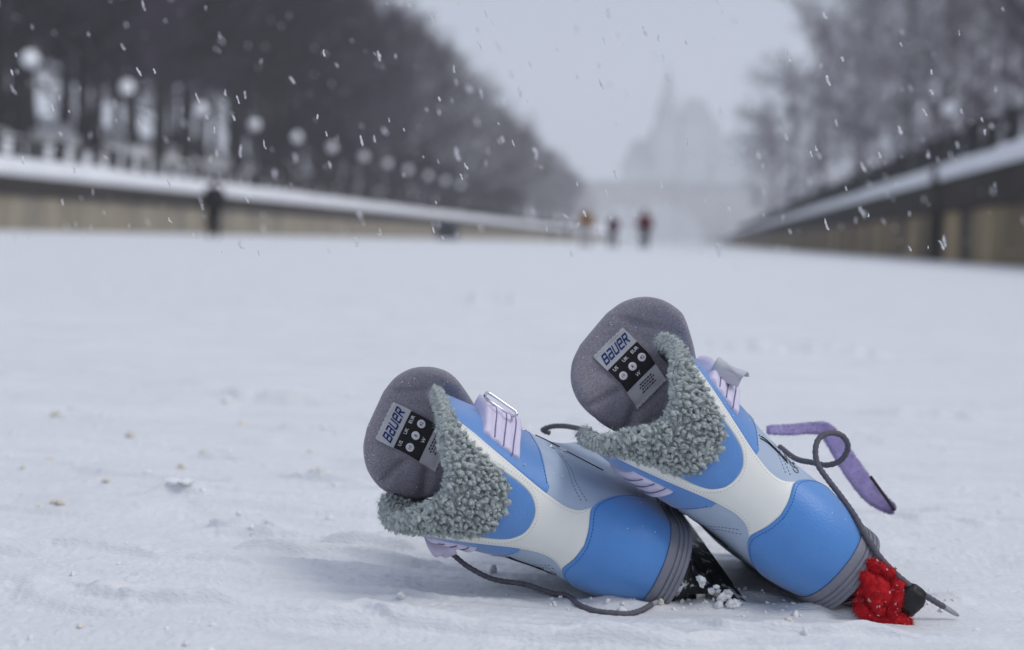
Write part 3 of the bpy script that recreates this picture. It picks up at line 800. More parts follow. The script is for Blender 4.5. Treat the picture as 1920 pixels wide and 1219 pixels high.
# ------------------------------------------------------------------ the frozen canal: one sheet to the horizon
def bumps(X, Y):
    Pn = lambda sx, sy, k=0: np.stack([X*sx+Y*.03*sx, Y*sy, 0*X+k], -1)
    Rn = lambda f, k=0, a=.64: np.stack([(X*cos(a)-Y*sin(a))*f+.35*np.sin(X*f*.31+Y*f*.17), (X*sin(a)+Y*cos(a))*f+.35*np.sin(X*f*.23-Y*f*.29), 0*X+k], -1)
    sm = lambda t: np.clip(t, 0, 1)**2*(3-2*np.clip(t, 0, 1))
    z = .0050*vnoise(Pn(2.6, 6.0), 1)+.0022*vnoise(Pn(3.5, 21, 1), 2)
    z += .0011*vnoise(Pn(9, 52, 2), 3)+.0004*vnoise(Rn(48, 3, 1.4), 4)
    # broken crust: low ledges and lenses drawn out across the canal
    for sx, sy, k, h, wd in ((2.4, 13, 5, .0075, .14), (4.5, 26, 6, .0060, .30), (9, 44, 7, .0034, .6)):
        n = vnoise(Pn(sx, sy, k), 20+k)+.15*vnoise(Rn(sx*3.1, k, .5+k), 30+k)
        z += h*sm((n-.28)/wd)*np.clip(1.4-n, 0, 1)-h*.5*sm((-n-.42)/wd)
    near = np.clip((3.6-Y)/1.2, 0, 1)
    # brushed and skated streaks
    z += near*(.0016*vnoise(Pn(1.1, 62, 15), 41)+.0009*vnoise(Pn(2.5, 110, 16), 42))
    z += near*(.0005*vnoise(Rn(52, 9), 8)+.0007*vnoise(Rn(130, 9, 1.1), 9)+.0007*vnoise(Rn(300, 9, 2.2), 10))
    crumb = vnoise(Rn(30, 12, .9), 11)+.4*vnoise(Rn(92, 13, .3), 12); z += near*.007*np.clip(crumb-.80, 0, 1)
    return z
th_in = np.linspace(-34, 22, 780); th_out = np.concatenate([np.linspace(-180, -35, 60), th_in, np.linspace(23, 179, 60)])
rs = np.concatenate([np.geomspace(.06, .85, 50)[:-1], np.geomspace(.85, 2.2, 760)[:-1], np.geomspace(2.2, 6, 330)[:-1], np.geomspace(6, 60, 110)[:-1], np.geomspace(60, 1050, 40)])
TH, RS = np.meshgrid(np.radians(th_out), rs)
GX, GY = RS*np.sin(TH), RS*np.cos(TH)
amp = np.clip(RS/.5, 0, 1)
calm = 1-.75*np.exp(-((GX-.08)/.26)**4-((GY-1.33)/.16)**4)     # pressed flat round the skates
GZ = bumps(GX, GY)*calm*amp*np.clip(12/RS, 0, 1)-.001
# snow pushed up round the skates, and pressed flat under them
def mound(p, h, sx, sy):
    d2 = ((GX-p[0])/sx)**2+((GY-p[1])/sy)**2
    return h*np.exp(-d2)
for px, py, h, sx, sy in ((1150, 1138, .006, .045, .010), (1270, 1135, .004, .05, .014), (1420, 1120, .004, .05, .02), (1360, 1142, .004, .03, .015), (1560, 1150, .010, .05, .022), (1780, 1130, .008, .04, .03), 
                          (600, 1040, .006, .09, .03), (760, 1020, .007, .05, .03), (460, 985, .006, .05, .02)):
    GZ += mound(on_ground(px, py), h, sx, sy)*(1+.5*vnoise(np.stack([GX*60, GY*60, 0*GX], -1), 14))
# ridges of crust with a steep side to the camera, and a few pressed hollows
for px, py, sx, sb, h in ((200, 1046, .16, .030, .0045), (600, 1050, .10, .035, .006), (410, 1080, .035, .012, .004), (300, 1140, .075, .022, .007), (440, 1002, .05, .02, .004), (460, 985, .038, .018, .008),
                          (560, 1008, .07, .015, .004), (690, 1033, .05, .03, .009), (330, 935, .03, .02, .006), (600, 905, .06, .02, .006), (430, 862, .06, .03, .006), (500, 752, .10, .05, .010), (1230, 1195, .06, .02, .005),
                          (150, 1120, .10, .02, .004), (1160, 1200, .05, .02, .005), (860, 1180, .12, .02, .004), (1500, 1190, .09, .02, .005), (1750, 980, .06, .03, .005), (1640, 870, .10, .04, .006), (1720, 785, .10, .05, .012), (1480, 665, .35, .12, .016), (940, 570, .2, .15, .03)):
    p = on_ground(px, py); wob = .012*vnoise(np.stack([GX*26, 0*GX+px, 0*GX], -1), 5)*min(1, sb/.02)
    dy = GY-p[1]-wob; dx = (GX-p[0])/sx
    GZ += 1.8*h*np.exp(-dx**4)*np.where(dy < 0, np.exp(-(dy/(.16*sb))**2), np.exp(-(dy/sb)**2))*(1+.4*vnoise(np.stack([GX*40, GY*40, 0*GX+px], -1), 15))
nR, nT = GX.shape
idx = np.arange(nR*nT).reshape(nR, nT)
Fg = np.stack([idx[:-1, :-1], idx[:-1, 1:], idx[1:, 1:], idx[1:, :-1]], -1).reshape(-1, 4)[:, ::-1]
wrap = np.stack([idx[:-1, -1], idx[:-1, 0], idx[1:, 0], idx[1:, -1]], -1)[:, ::-1]
Fg = np.concatenate([Fg, wrap])
me = bpy.data.meshes.new('snowy_ice')
V = np.stack([GX, GY, GZ], -1).reshape(-1, 3)
me.vertices.add(len(V)); me.vertices.foreach_set('co', V.ravel())
me.loops.add(Fg.size); me.loops.foreach_set('vertex_index', Fg.ravel().astype(np.int32))
me.polygons.add(len(Fg)); me.polygons.foreach_set('loop_start', np.arange(0, Fg.size, 4, dtype=np.int32))
me.polygons.foreach_set('use_smooth', np.ones(len(Fg), dtype=bool))
me.materials.append(M['snow']); me.update(); me.validate()
ice = bpy.data.objects.new('snowy_ice', me); COL.objects.link(ice)
tag(ice, 'snow covered ice of the canal', kind='structure')

def gz(x, y):
    t = math.degrees(math.atan2(x, y)); r = math.hypot(x, y)
    j = int(np.clip(np.searchsorted(th_out, t), 0, len(th_out)-1)); i = int(np.clip(np.searchsorted(rs, r), 0, len(rs)-1))
    return float(GZ[i, j])
def lie(px, py, up):
    p = on_ground(px, py); return np.array([p[0], p[1], gz(p[0], p[1])+up])
lace(skate_l, RL, BL, np.array([at(838, 1030, 1.31), at(852, 1042, 1.30), at(880, 1064, 1.29), at(925, 1086, 1.29), at(985, 1096, 1.285), at(1035, 1112, 1.28)]+[lie(x, y, .0022) for x, y in ((1062, 1128), (1085, 1142), (1105, 1150), (1125, 1155), (1150, 1159), (1175, 1159), (1200, 1154), (1222, 1146))]), .0024, True)

# loose crumbs of snow
cb = MB(); rc = np.random.default_rng(3)
cpos, crad = [], []
for _ in range(150):
    t = rc.random(); r = 1.0*(5.0/1.0)**(t); th = radians(rc.uniform(-29, 13))
    cpos.append((r*sin(th), r*cos(th), .0005+gz(r*sin(th), r*cos(th)))); crad.append(rc.uniform(.0006, .0022)*(1+.25*r)*(1 if rc.random() < .85 else 1.7))
for px, py, sx, sy, k in ((1330, 1130, 60, 14, 30), (1500, 1140, 90, 14, 30), (1150, 1136, 80, 8, 40), (1720, 1130, 50, 18, 25), (620, 1020, 130, 22, 40), (590, 905, 50, 10, 16)):
    for _ in range(k):
        p = on_ground(px+rc.normal(0, sx), py+rc.normal(0, sy)); cpos.append((p[0], p[1], gz(p[0], p[1])+rc.uniform(-.0012, .0008))); crad.append(abs(rc.normal(.0008, .0009))+.0004)
lumps(cb, np.array(cpos), np.array(crad), rc.normal(0, 1, (len(cpos), 3)), 2, .45, 0, 1.8, 61, 1.3)
for px, py, r in ((20, 870, 8), (95, 865, 11), (45, 882, 5), (70, 950, 7), (200, 912, 7), (275, 895, 6), (340, 886, 9), (244, 818, 8), (420, 850, 10), (582, 848, 5), (385, 856, 8), (106, 786, 10), (425, 755, 10), (455, 802, 9), (520, 747, 13), (655, 742, 7), (830, 1000, 4), (700, 1140, 6), (150, 1186, 8), (420, 1046, 4), (1480, 1186, 9)):
    p = on_ground(px, py); dd_ = np.linalg.norm(p); k = 4
    cn = np.array([p[0], p[1], gz(p[0], p[1])+.001])+rc.normal(0, 1, (k, 3))*np.array([1, .8, .15])*r*.35*dd_/FPX
    lumps(cb, cn, rc.uniform(.4, .8, k)*r*dd_/FPX, None, 2, .5, int(rc.random() < .6), 2.0, int(px))
tag(cb.obj('snow_crumbs', [M['lump'], M['dirty_lump']], None, True), 'crumbs of loose snow scattered over the ice', 'snow crumbs', kind='stuff')
# the few lumps one can point to
for px, py, r, fl_, m, lb in ((600, 895, .011, .8, 'dirty_lump', 'largest brownish snow lump, left of the flat skate'), (110, 945, .0065, .8, 'dirty_lump', 'small tan lump of dirty snow near the left edge of the photo'),
                              (455, 972, .022, .28, 'lump', 'flat disc of white snow lying on the ice left of the skates'), (335, 930, .015, .35, 'lump', 'low ragged white snow chip in front of the brownish lump'),
                              (515, 748, .03, .3, 'lump', 'blurred low grey snow ridge beyond the lumps, left of the skates'), (1712, 778, .03, .4, 'lump', 'blurred grey snow lump behind the hanging purple strap'),
                              (1345, 1135, .010, .9, 'dirty_lump', 'clod of dirty snow between the two skate heels'), (945, 567, .055, .35, 'lump', 'far blurred snow lump out on the open ice')):
    q = on_ground(px, py); q[2] = gz(q[0], q[1]); mb = MB()
    k = 7; rr_ = np.random.default_rng(int(px))
    Cn = np.stack([rr_.normal(0, .6*r, k), rr_.normal(0, .5*r, k), np.abs(rr_.normal(0, .2*r, k))], -1); Cn[0] = 0
    lumps(mb, Cn, r*rr_.uniform(.3, .75, k), None, 3, .4, 0, 2.0, int(px))
    mb.v = [v*np.array([1, 1, fl_]) for v in mb.v]
    o = mb.obj('snow_lump', M[m], None, True); o.location = q; tag(o, lb, 'snow lump', 'snow lumps lying on the ice')

# ------------------------------------------------------------------ canal banks, walls, railings
XL, XR = -26.0, 8.0
def loft(name, prof, y0, y1, m, parent=None, ny=60, jit=0.0, sgn=1):
    ys = np.linspace(y0, y1, ny); n = len(prof); V = []
    for k, y in enumerate(ys):
        for i, (x, z) in enumerate(prof): V.append((x, y, z+(jit*float(vnoise(np.array([[y/9, i*3.1, x/7]]), 8)[0]) if 2 < i < n-1 else 0)))
    F = [(k*n+i, k*n+i+1, (k+1)*n+i+1, (k+1)*n+i) for k in range(ny-1) for i in range(n-1)]
    if sgn < 0: F = [f[::-1] for f in F]
    return mesh_obj(name, V, F, m, parent, True)
tag(loft('snow_bank', [(-26.4, 2.1), (-27.3, 2.80), (-29.5, 2.95), (-35, 4.6), (-40, 5.7), (-48, 7.8), (-62, 10.4), (-110, 13), (-420, 15)], -20, 640, M['far_snow'], None, 90, .35), kind='structure')
tag(loft('snow_bank', [(8.4, 2.7), (9.4, 3.3), (14, 3.45), (20, 3.9), (40, 5.2), (110, 7), (420, 9)], -20, 640, M['far_snow'], None, 90, .3, -1), kind='structure')
def canal_wall(name, x, s, h0, h1, hs, mlow, label):
    w = empty(name, (x, 0, 0)); tag(w, label, 'canal wall', 'walls along the canal')
    b = MB(); b.box(sorted_lo((0, -20, -.4), (-.5*s, 400, h0)), sorted_hi((0, -20, -.4), (-.5*s, 400, h0))); b.obj('wall_face', M[mlow], w)
    b = MB(); lo, hi = (.12*s, -20, h0+.003), (-.6*s, 400, h1); b.box(sorted_lo(lo, hi), sorted_hi(lo, hi)); b.obj('coping', M['stone_dark'], w)
    V = []; ys = np.linspace(-20, 400, 220)
    pf = [(.16*s, h1-.05), (.24*s, h1+.3*(hs-h1)), (.10*s, h1+.8*(hs-h1)), (-.3*s, hs), (-1.6*s, hs-.02), (-1.9*s, h1-.05)]
    for y in ys:
        j = .05*float(vnoise(np.array([[y/3, 0, x]]), 3)[0])
        V += [(px, y, pz+(j if 0 < i < 5 else 0)) for i, (px, pz) in enumerate(pf)]
    n = len(pf); F = [(k*n+i, k*n+i+1, (k+1)*n+i+1, (k+1)*n+i) for k in range(len(ys)-1) for i in range(n-1)]
    mesh_obj('snow_cap', V, F if s > 0 else [f[::-1] for f in F], M['far_snow'], w, True)
    return w
def sorted_lo(a, b): return tuple(min(p, q) for p, q in zip(a, b))
def sorted_hi(a, b): return tuple(max(p, q) for p, q in zip(a, b))
wl_ = canal_wall('canal_wall', XL, 1, 1.35, 2.15, 2.85, 'stone', 'long tan canal wall with a snow topped dark coping on the left')
wr_ = canal_wall('canal_wall', XR, -1, 1.6, 2.72, 3.3, 'brown_wall', 'brown stained canal wall with a snow topped coping on the right')
b = MB(); b.box((-.28, 49.2, -.3), (.0, 50.1, 3.1)); b.obj('buttress', M['stone_dark'], wr_)

def railing(x, z0, y0, y1, gap, pw, ph, name, label, picket):
    r = empty(name, (x, y0, z0)); tag(r, label, 'railing', 'railings along the canal')
    ys = np.arange(0, y1-y0, gap); late = MB()
    for i, y in enumerate(ys):
        big = i % 3 == 0
        w = pw*(1.0 if big else .8)
        tgt = MB() if i < 90 else late
        tgt.box((-w/2, y-w/2, 0), (w/2, y+w/2, ph*(1.06 if big else .95)))
        if i < 90:
            tgt.box((-w*.65, y-w*.65, ph*(1.06 if big else .95)), (w*.65, y+w*.65, ph*(1.06 if big else .95)+.05))
            tgt.obj('post', M['post'], r)
    if late.n: tag(late.obj('far_posts', M['post'], r), kind='stuff')
    b = MB()
    for zz, hh in ((ph*.9, .04),) if picket else ((ph*.9, .05), (ph*.14, .13)): b.box((-.06, 0, zz-hh), (.06, y1-y0, zz+hh))
    b.obj('rail', M['iron'], r)
    if picket:
        b = MB()
        for y in np.arange(0, y1-y0, picket): b.box((-.014, y-.014, ph*.12), (.014, y+.014, ph*.9))
        tag(b.obj('bars', M['iron'], r), kind='stuff')
railing(XL-1.75, 2.78, 42, 330, 1.9, .42, 1.0, 'railing', 'dark post railing above the left canal wall', None)
railing(XR+.55, 3.15, 30, 330, 2.9, .42, 1.25, 'railing', 'dark balustrade railing above the right canal wall', .7)

# globe lamps: post, base, globe
def lamp(first, x, y, z, label, group):
    if first is None:
        r = empty('street_lamp', (x, y, z))
        b = MB(); b.lathe([(.16, -.5), (.16, .5), (.11, .6), (.07, .7), (.055, 3.5), (.10, 3.55), (.10, 3.62)], 12); b.obj('lamp_post', M['iron'], r, True)
        b = MB(); b.lathe([(.36*sin(t), 3.95-.37*cos(t)) for t in np.linspace(.3, pi-.05, 14)], 20); b.obj('lamp_globe', M['globe'], r, True)
    else:
        r = first.copy(); COL.objects.link(r); r.location = (x, y, z)
        for ch in first.children:
            c = ch.copy(); COL.objects.link(c); c.parent = r
    tag(r, label, 'street lamp', group)
    return r
ORD = ['nearest', 'second nearest', 'third nearest', 'fourth nearest', 'fifth nearest', 'sixth nearest', 'seventh nearest', 'eighth nearest', 'ninth nearest', 'tenth nearest', 'eleventh nearest', 'twelfth nearest']
L0 = None
for i, y in enumerate((57.6, 67.9, 78.4, 88.3, 97.9, 107.5, 118, 127.2, 136.5, 147, 157, 167)):
    q = lamp(L0, -28.4, y, 3.3-.008*(y-57), f'white globe lamp post behind the left railing, {ORD[i]} of its row', 'globe lamps of the left bank')
    L0 = L0 or q
for i, (x, y) in enumerate(((12.3, 75), (12.3, 100.2), (12.3, 127.3), (12.3, 155.3), (12.3, 187))):
    lamp(L0, x, y, 3.6, f'white globe lamp post behind the right railing, {ORD[i]} of its row', 'globe lamps of the right bank')

# ------------------------------------------------------------------ trees
def tree_mesh(seed, H, spread, clear, dens, up):
    """skeleton grown level by level; returns trunk mesh data and crown mesh data"""
    r = np.random.default_rng(seed)
    def nrmz(v): return v/(np.linalg.norm(v, axis=-1, keepdims=True)+1e-9)
    nseg = 9; zs = np.linspace(-.6, H*.86, nseg)
    tr = np.stack([np.cumsum(r.normal(0, .10, nseg))*H/20, np.cumsum(r.normal(0, .10, nseg))*H/20, zs], -1)
    rad = H*.018*(1-np.linspace(0, .9, nseg))+.02
    rad[0] *= 1.5
    tb = MB(); tb.tube(tr, rad, 9)
    segs = []
    n1 = int(26*dens)
    t = r.uniform(clear, 1.0, n1); t[:3] = 1.0
    st = np.stack([np.interp(t, np.linspace(0, 1, nseg), tr[:, k]) for k in range(3)], -1)
    az = r.uniform(0, 2*pi, n1)
    el = radians(18)+up*(t-clear)/(1-clear)*radians(55)+r.normal(0, .12, n1)
    d = np.stack([np.cos(az)*np.cos(el), np.sin(az)*np.cos(el), np.sin(el)], -1)
    prof = np.sin(np.clip((t-clear)/(1-clear)*.8+.2, 0, 1)*pi)**.7
    ln = spread*(.35+.75*prof)*r.uniform(.75, 1.15, n1)
    rd = .012*H*(.5+.5*prof)*.55
    levels = [(7, .52, .9), (8, .5, 1.0), (7, .52, 1.1)]
    for lv in range(4):
        # each branch: two bent pieces
        m = st+d*ln[:, None]*.5
        d2 = nrmz(d+r.normal(0, .16, d.shape)+np.array([0, 0, .10]))
        e = m+d2*ln[:, None]*.5
        segs.append((st, m, rd, rd*.75)); segs.append((m, e, rd*.75, rd*.4))
        if lv == 3: break
        k, sc, dev = levels[lv]
        k = int(round(k*dens)) if lv > 0 else k
        f = r.uniform(.2, 1.0, (len(st), k))
        P = np.where(f[..., None] < .5, st[:, None]+(m-st)[:, None]*(f*2)[..., None], m[:, None]+(e-m)[:, None]*((f-.5)*2)[..., None])
        D = nrmz(np.where(f[..., None] < .5, d[:, None], d2[:, None])+dev*.75*r.normal(0, .6, (len(st), k, 3))+np.array([0, 0, .12]))
        l2 = (ln[:, None]*sc*r.uniform(.6, 1.25, f.shape)*(1.15-.45*f))
        st, d, ln = P.reshape(-1, 3), D.reshape(-1, 3), l2.ravel()
        rd = np.maximum(np.repeat(rd, k)*.42, .011)
    A = np.concatenate([s[0] for s in segs]); B = np.concatenate([s[1] for s in segs])
    ra = np.concatenate([s[2] for s in segs]); rb = np.concatenate([s[3] for s in segs])
    T = nrmz(B-A); u = nrmz(np.cross(T, r.normal(0, 1, T.shape))); w = np.cross(T, u)
    V = []
    for P, q in ((A, ra), (B, rb)):
        for k in range(3):
            a = k*2*pi/3; V.append(P+(u*cos(a)+w*sin(a))*q[:, None])
    V = np.stack(V, 1).reshape(-1, 3); n = len(A); o = np.arange(n)[:, None]*6
    F = np.concatenate([o+np.array([k, (k+1) % 3, 3+(k+1) % 3, 3+k]) for k in range(3)])
    return tb, V, F
def crown_obj(V, F, m, parent):
    me = bpy.data.meshes.new('crown')
    me.vertices.add(len(V)); me.vertices.foreach_set('co', V.ravel())
    me.loops.add(F.size); me.loops.foreach_set('vertex_index', F.ravel().astype(np.int32))
    me.polygons.add(len(F)); me.polygons.foreach_set('loop_start', np.arange(0, F.size, 4, dtype=np.int32))
    me.materials.append(m); me.update()
    o = bpy.data.objects.new('crown', me); COL.objects.link(o); o.parent = parent
    return o
def make_tree(seed, H, spread, clear, dens, up, bark, twig):
    tb, V, F = tree_mesh(seed, H, spread, clear, dens, up)
    r = empty('bare_tree'); tb.obj('trunk', M[bark], r, True); crown_obj(V, F, M[twig], r)
    return r
def tree_copy(p, x, y, z, s, rz, label, group, used):
    if p not in used: r = p; used.add(p)
    else:
        r = p.copy(); COL.objects.link(r)
        for ch in p.children:
            c = ch.copy(); COL.objects.link(c); c.parent = r
    r.location = (x, y, z); r.rotation_euler = (0, 0, rz); r.scale = (s, s, s*random.uniform(.94, 1.06))
    tag(r, label, 'tree', group)
dark = [make_tree(s, 20, 6.4, c, 1.12, u, 'bark', 'twig') for s, c, u in ((1, .16, .8), (2, .22, 1.0), (3, .12, .9), (4, .28, 1.1))]
viol = [make_tree(s, 18, 6.6, c, 1.0, 1.0, 'bark', 'violet_twig') for s, c in ((11, .2), (12, .26))]
frost_haze = [make_tree(s, 18, 7.0, c, .9, .9, 'frost_haze_bark', 'frost_haze_twig') for s, c in ((21, .16), (22, .22), (23, .2))]
used = set()
def bank_z(x):
    return np.interp(-x, [26.4, 27.3, 29.5, 35, 40, 48, 62, 110], [2.1, 2.8, 2.95, 4.6, 5.7, 7.8, 10.4, 13]) if x < 0 else np.interp(x, [8.4, 9.4, 14, 20, 40, 110], [2.7, 3.3, 3.45, 3.9, 5.2, 7])
rt = random.Random(4)
for row, (xx, gap, h0) in enumerate(((-37.5, 6.5, 1.0), (-43, 7, 1.1), (-51, 9, 1.15), (-61, 11, 1.2))):
    y = 38 + row*11 + abs(xx)*.55
    while y < (430 if row < 2 else 300):
        x = xx+rt.uniform(-2, 2); fade = 1.0-.22*max(0, (y-180)/130)
        s = h0*rt.uniform(.88, 1.14)*fade*1.08
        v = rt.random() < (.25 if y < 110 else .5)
        if rt.random() < np.clip((y-120)/110, 0, .85): v = None  # paler trees likelier with distance, putting haze fade into their colour
        p = rt.choice(frost_haze if v is None else viol if v else dark)
        tree_copy(p, x, y, bank_z(x)-.1, s, rt.uniform(0, 6.28), ('bare tree with haze paled colour at the far end of the left wood' if v is None else 'violet brown bare tree in the wood behind the left railing' if v else 'dark bare tree in the wood behind the left railing'), 'trees of the wood on the left bank', used)
        y += gap*rt.uniform(.75, 1.25)
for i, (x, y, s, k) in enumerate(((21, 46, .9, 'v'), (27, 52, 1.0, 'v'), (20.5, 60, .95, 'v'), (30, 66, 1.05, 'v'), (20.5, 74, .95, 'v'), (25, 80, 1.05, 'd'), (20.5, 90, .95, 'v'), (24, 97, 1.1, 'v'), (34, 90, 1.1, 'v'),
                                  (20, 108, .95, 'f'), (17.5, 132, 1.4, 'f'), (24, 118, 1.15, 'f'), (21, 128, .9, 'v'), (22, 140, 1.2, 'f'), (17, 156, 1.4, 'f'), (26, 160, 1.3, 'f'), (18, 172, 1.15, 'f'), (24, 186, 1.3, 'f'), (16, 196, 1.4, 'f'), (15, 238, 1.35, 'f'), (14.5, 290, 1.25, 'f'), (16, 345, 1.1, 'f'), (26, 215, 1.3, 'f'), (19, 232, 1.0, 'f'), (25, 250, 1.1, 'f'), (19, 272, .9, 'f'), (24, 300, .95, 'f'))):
    p = rt.choice(dict(v=viol, d=dark, f=frost_haze)[k])
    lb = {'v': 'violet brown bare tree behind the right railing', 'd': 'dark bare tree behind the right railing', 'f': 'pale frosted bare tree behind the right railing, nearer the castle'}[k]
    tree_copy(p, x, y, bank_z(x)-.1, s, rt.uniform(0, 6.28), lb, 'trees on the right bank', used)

shrub = [make_tree(s_, 4.2, 1.9, .02, .8, .9, 'bark', 'twig') for s_ in (31, 32)]
for ch in [c for t_ in shrub for c in t_.children]: pass
for t_ in shrub: t_.name = 'bare_shrub'
y = 62.0
while y < 260:
    for xx in (-33, -35.5):
        if rt.random() < (.25 if y < 100 else .6):
            x = xx+rt.uniform(-1, 1)
            tree_copy(rt.choice(shrub), x, y+rt.uniform(-1.5, 1.5), bank_z(x)-.1, rt.uniform(.7, 1.35), rt.uniform(0, 6.28), 'low bare shrub on the snowy bank behind the left railing', 'shrubs on the left bank', used)
    y += rt.uniform(2.6, 5.5)

# ------------------------------------------------------------------ far end: bridge and castle
def px_x(px, d):           # world point at a distance along the canal
    return float(at(px, 455, d)[0]), float(at(px, 455, d)[1])
bx, by = px_x(1215, 520)
br = empty('arch_bridge', (bx, by, 0)); tag(br, 'hazy stone arch bridge crossing the far end of the canal', 'bridge')
th_ = np.linspace(0, pi, 25)
span, rise, deck = 20.0, 15.6, 21.0
poly = [(-62, -.5), (-62, deck), (62, deck), (62, -.5), (span, -.5)]+[(span*cos(t), rise*sin(t)**.8) for t in th_]+[(-span, -.5)]
V, F, _ = fill(np.array(poly), 8, (), 3)
n = len(V)
Vb = np.concatenate([np.stack([V[:, 0], 0*V[:, 0], V[:, 1]], -1), np.stack([V[:, 0], 0*V[:, 0]+12, V[:, 1]], -1)])
mesh_obj('span', Vb, [f for f in F]+[tuple(i+n for i in f[::-1]) for f in F], M['concrete'], br, False)
mb = MB(); arc = [(span*cos(t), rise*sin(t)**.8) for t in th_]
for a, c in zip(arc[:-1], arc[1:]): mb.add([(a[0], .02, a[1]), (c[0], .02, c[1]), (c[0], 11.98, c[1]), (a[0], 11.98, a[1])], [(0, 1, 2, 3)])
mb.obj('arch_soffit', M['concrete'], br, True)
for yy in (-.4, 11.6):
    mb = MB(); mb.box((-64, yy, deck+.003), (64, yy+.8, deck+1.2)); mb.obj('parapet', M['concrete'], br)
mb = MB(); mb.box((-63, .4, deck+.006), (63, 11.59, deck+.4)); mb.obj('road_deck', M['far_snow'], br)

cd = 1060.0; cs = cd/FPX
cx_, cy_ = px_x(1250, cd)
ca_ = empty('castle_hotel', (cx_, cy_, 0)); tag(ca_, 'hazy castle like building with steep roofs and a tall pointed tower', 'building')
def X_(px): return (px-1250)*cs
def Z_(py): return (455-py)*cs+CAM_H
def block(name, p0, p1, pz, y0, y1, rp=None, roofz=None, ridge=.3):
    mb = MB(); mb.box((X_(p0), y0, -.5), (X_(p1), y1, Z_(pz))); w = mb.obj(name, M['castle'], ca_)
    wb = MB()
    nx = max(2, int((X_(p1)-X_(p0))/4.2)); nz = max(2, int(Z_(pz)/5.2))
    if rp:
        x0, x1, z0, z1 = X_(p0)-.5, X_(p1)+.5, Z_(pz)+.01, Z_(roofz)
        ix = (x1-x0)*ridge; iy = (y1-y0)*.42
        v = [(x0, y0-.5, z0), (x1, y0-.5, z0), (x1, y1+.5, z0), (x0, y1+.5, z0), (x0+ix, y0+iy, z1), (x1-ix, y0+iy, z1), (x1-ix, y1-iy, z1), (x0+ix, y1-iy, z1)]
        mb = MB(); mb.add(v, [(3, 2, 1, 0), (4, 5, 6, 7), (0, 1, 5, 4), (1, 2, 6, 5), (2, 3, 7, 6), (3, 0, 4, 7)]); rf = mb.obj('roof', M['roof'], ca_)
        return w, rf
    return w, None
def windows(p0, p1, zs, y, n):
    for z in zs:
        for i in range(n):
            x = X_(p0)+(X_(p1)-X_(p0))*(i+.5)/n
            mb = MB(); mb.box((x-.8, y-.12, z-1.3), (x+.8, y+.1, z+1.3)); mb.obj('window', M['glass'], ca_)
block('wall', 1160, 1222, 312, 2, 30, True, 262, .3)
block('wall', 1206, 1345, 262, 6, 40, True, 205, .16)
block('wall', 1330, 1440, 285, 4, 34, True, 248, .2)
block('tower', 1220, 1266, 225, 0, 13, None)
mb = MB(); mb.lathe([(9.6, Z_(225)), (8.2, Z_(200)), (5.0, Z_(178)), (2.4, Z_(150)), (.2, Z_(118))], 8, 0, (X_(1243), 6.5, 0)); mb.obj('spire', M['roof'], ca_)
block('tower', 1268, 1322, 225, 2, 14, None)
mb = MB(); mb.add([(X_(1266), 1.5, Z_(225)), (X_(1324), 1.5, Z_(225)), (X_(1324), 14.5, Z_(225)), (X_(1266), 14.5, Z_(225)), (X_(1274), 7, Z_(182)), (X_(1314), 7, Z_(186)), (X_(1314), 9, Z_(186)), (X_(1274), 9, Z_(182))], [(3, 2, 1, 0), (4, 5, 6, 7), (0, 1, 5, 4), (1, 2, 6, 5), (2, 3, 7, 6), (3, 0, 4, 7)]); mb.obj('roof', M['roof'], ca_)
for pxx, py in ((1340, 222), (1372, 236), (1205, 280)):
    mb = MB(); mb.box((X_(pxx)-1.1, 14, Z_(290)), (X_(pxx)+1.1, 16.5, Z_(py))); mb.obj('chimney', M['castle'], ca_)
windows(1172, 1214, (22, 28), 2, 4); windows(1340, 1435, (22, 28, 34), 4, 8); windows(1226, 1258, (40, 46), 0, 2)

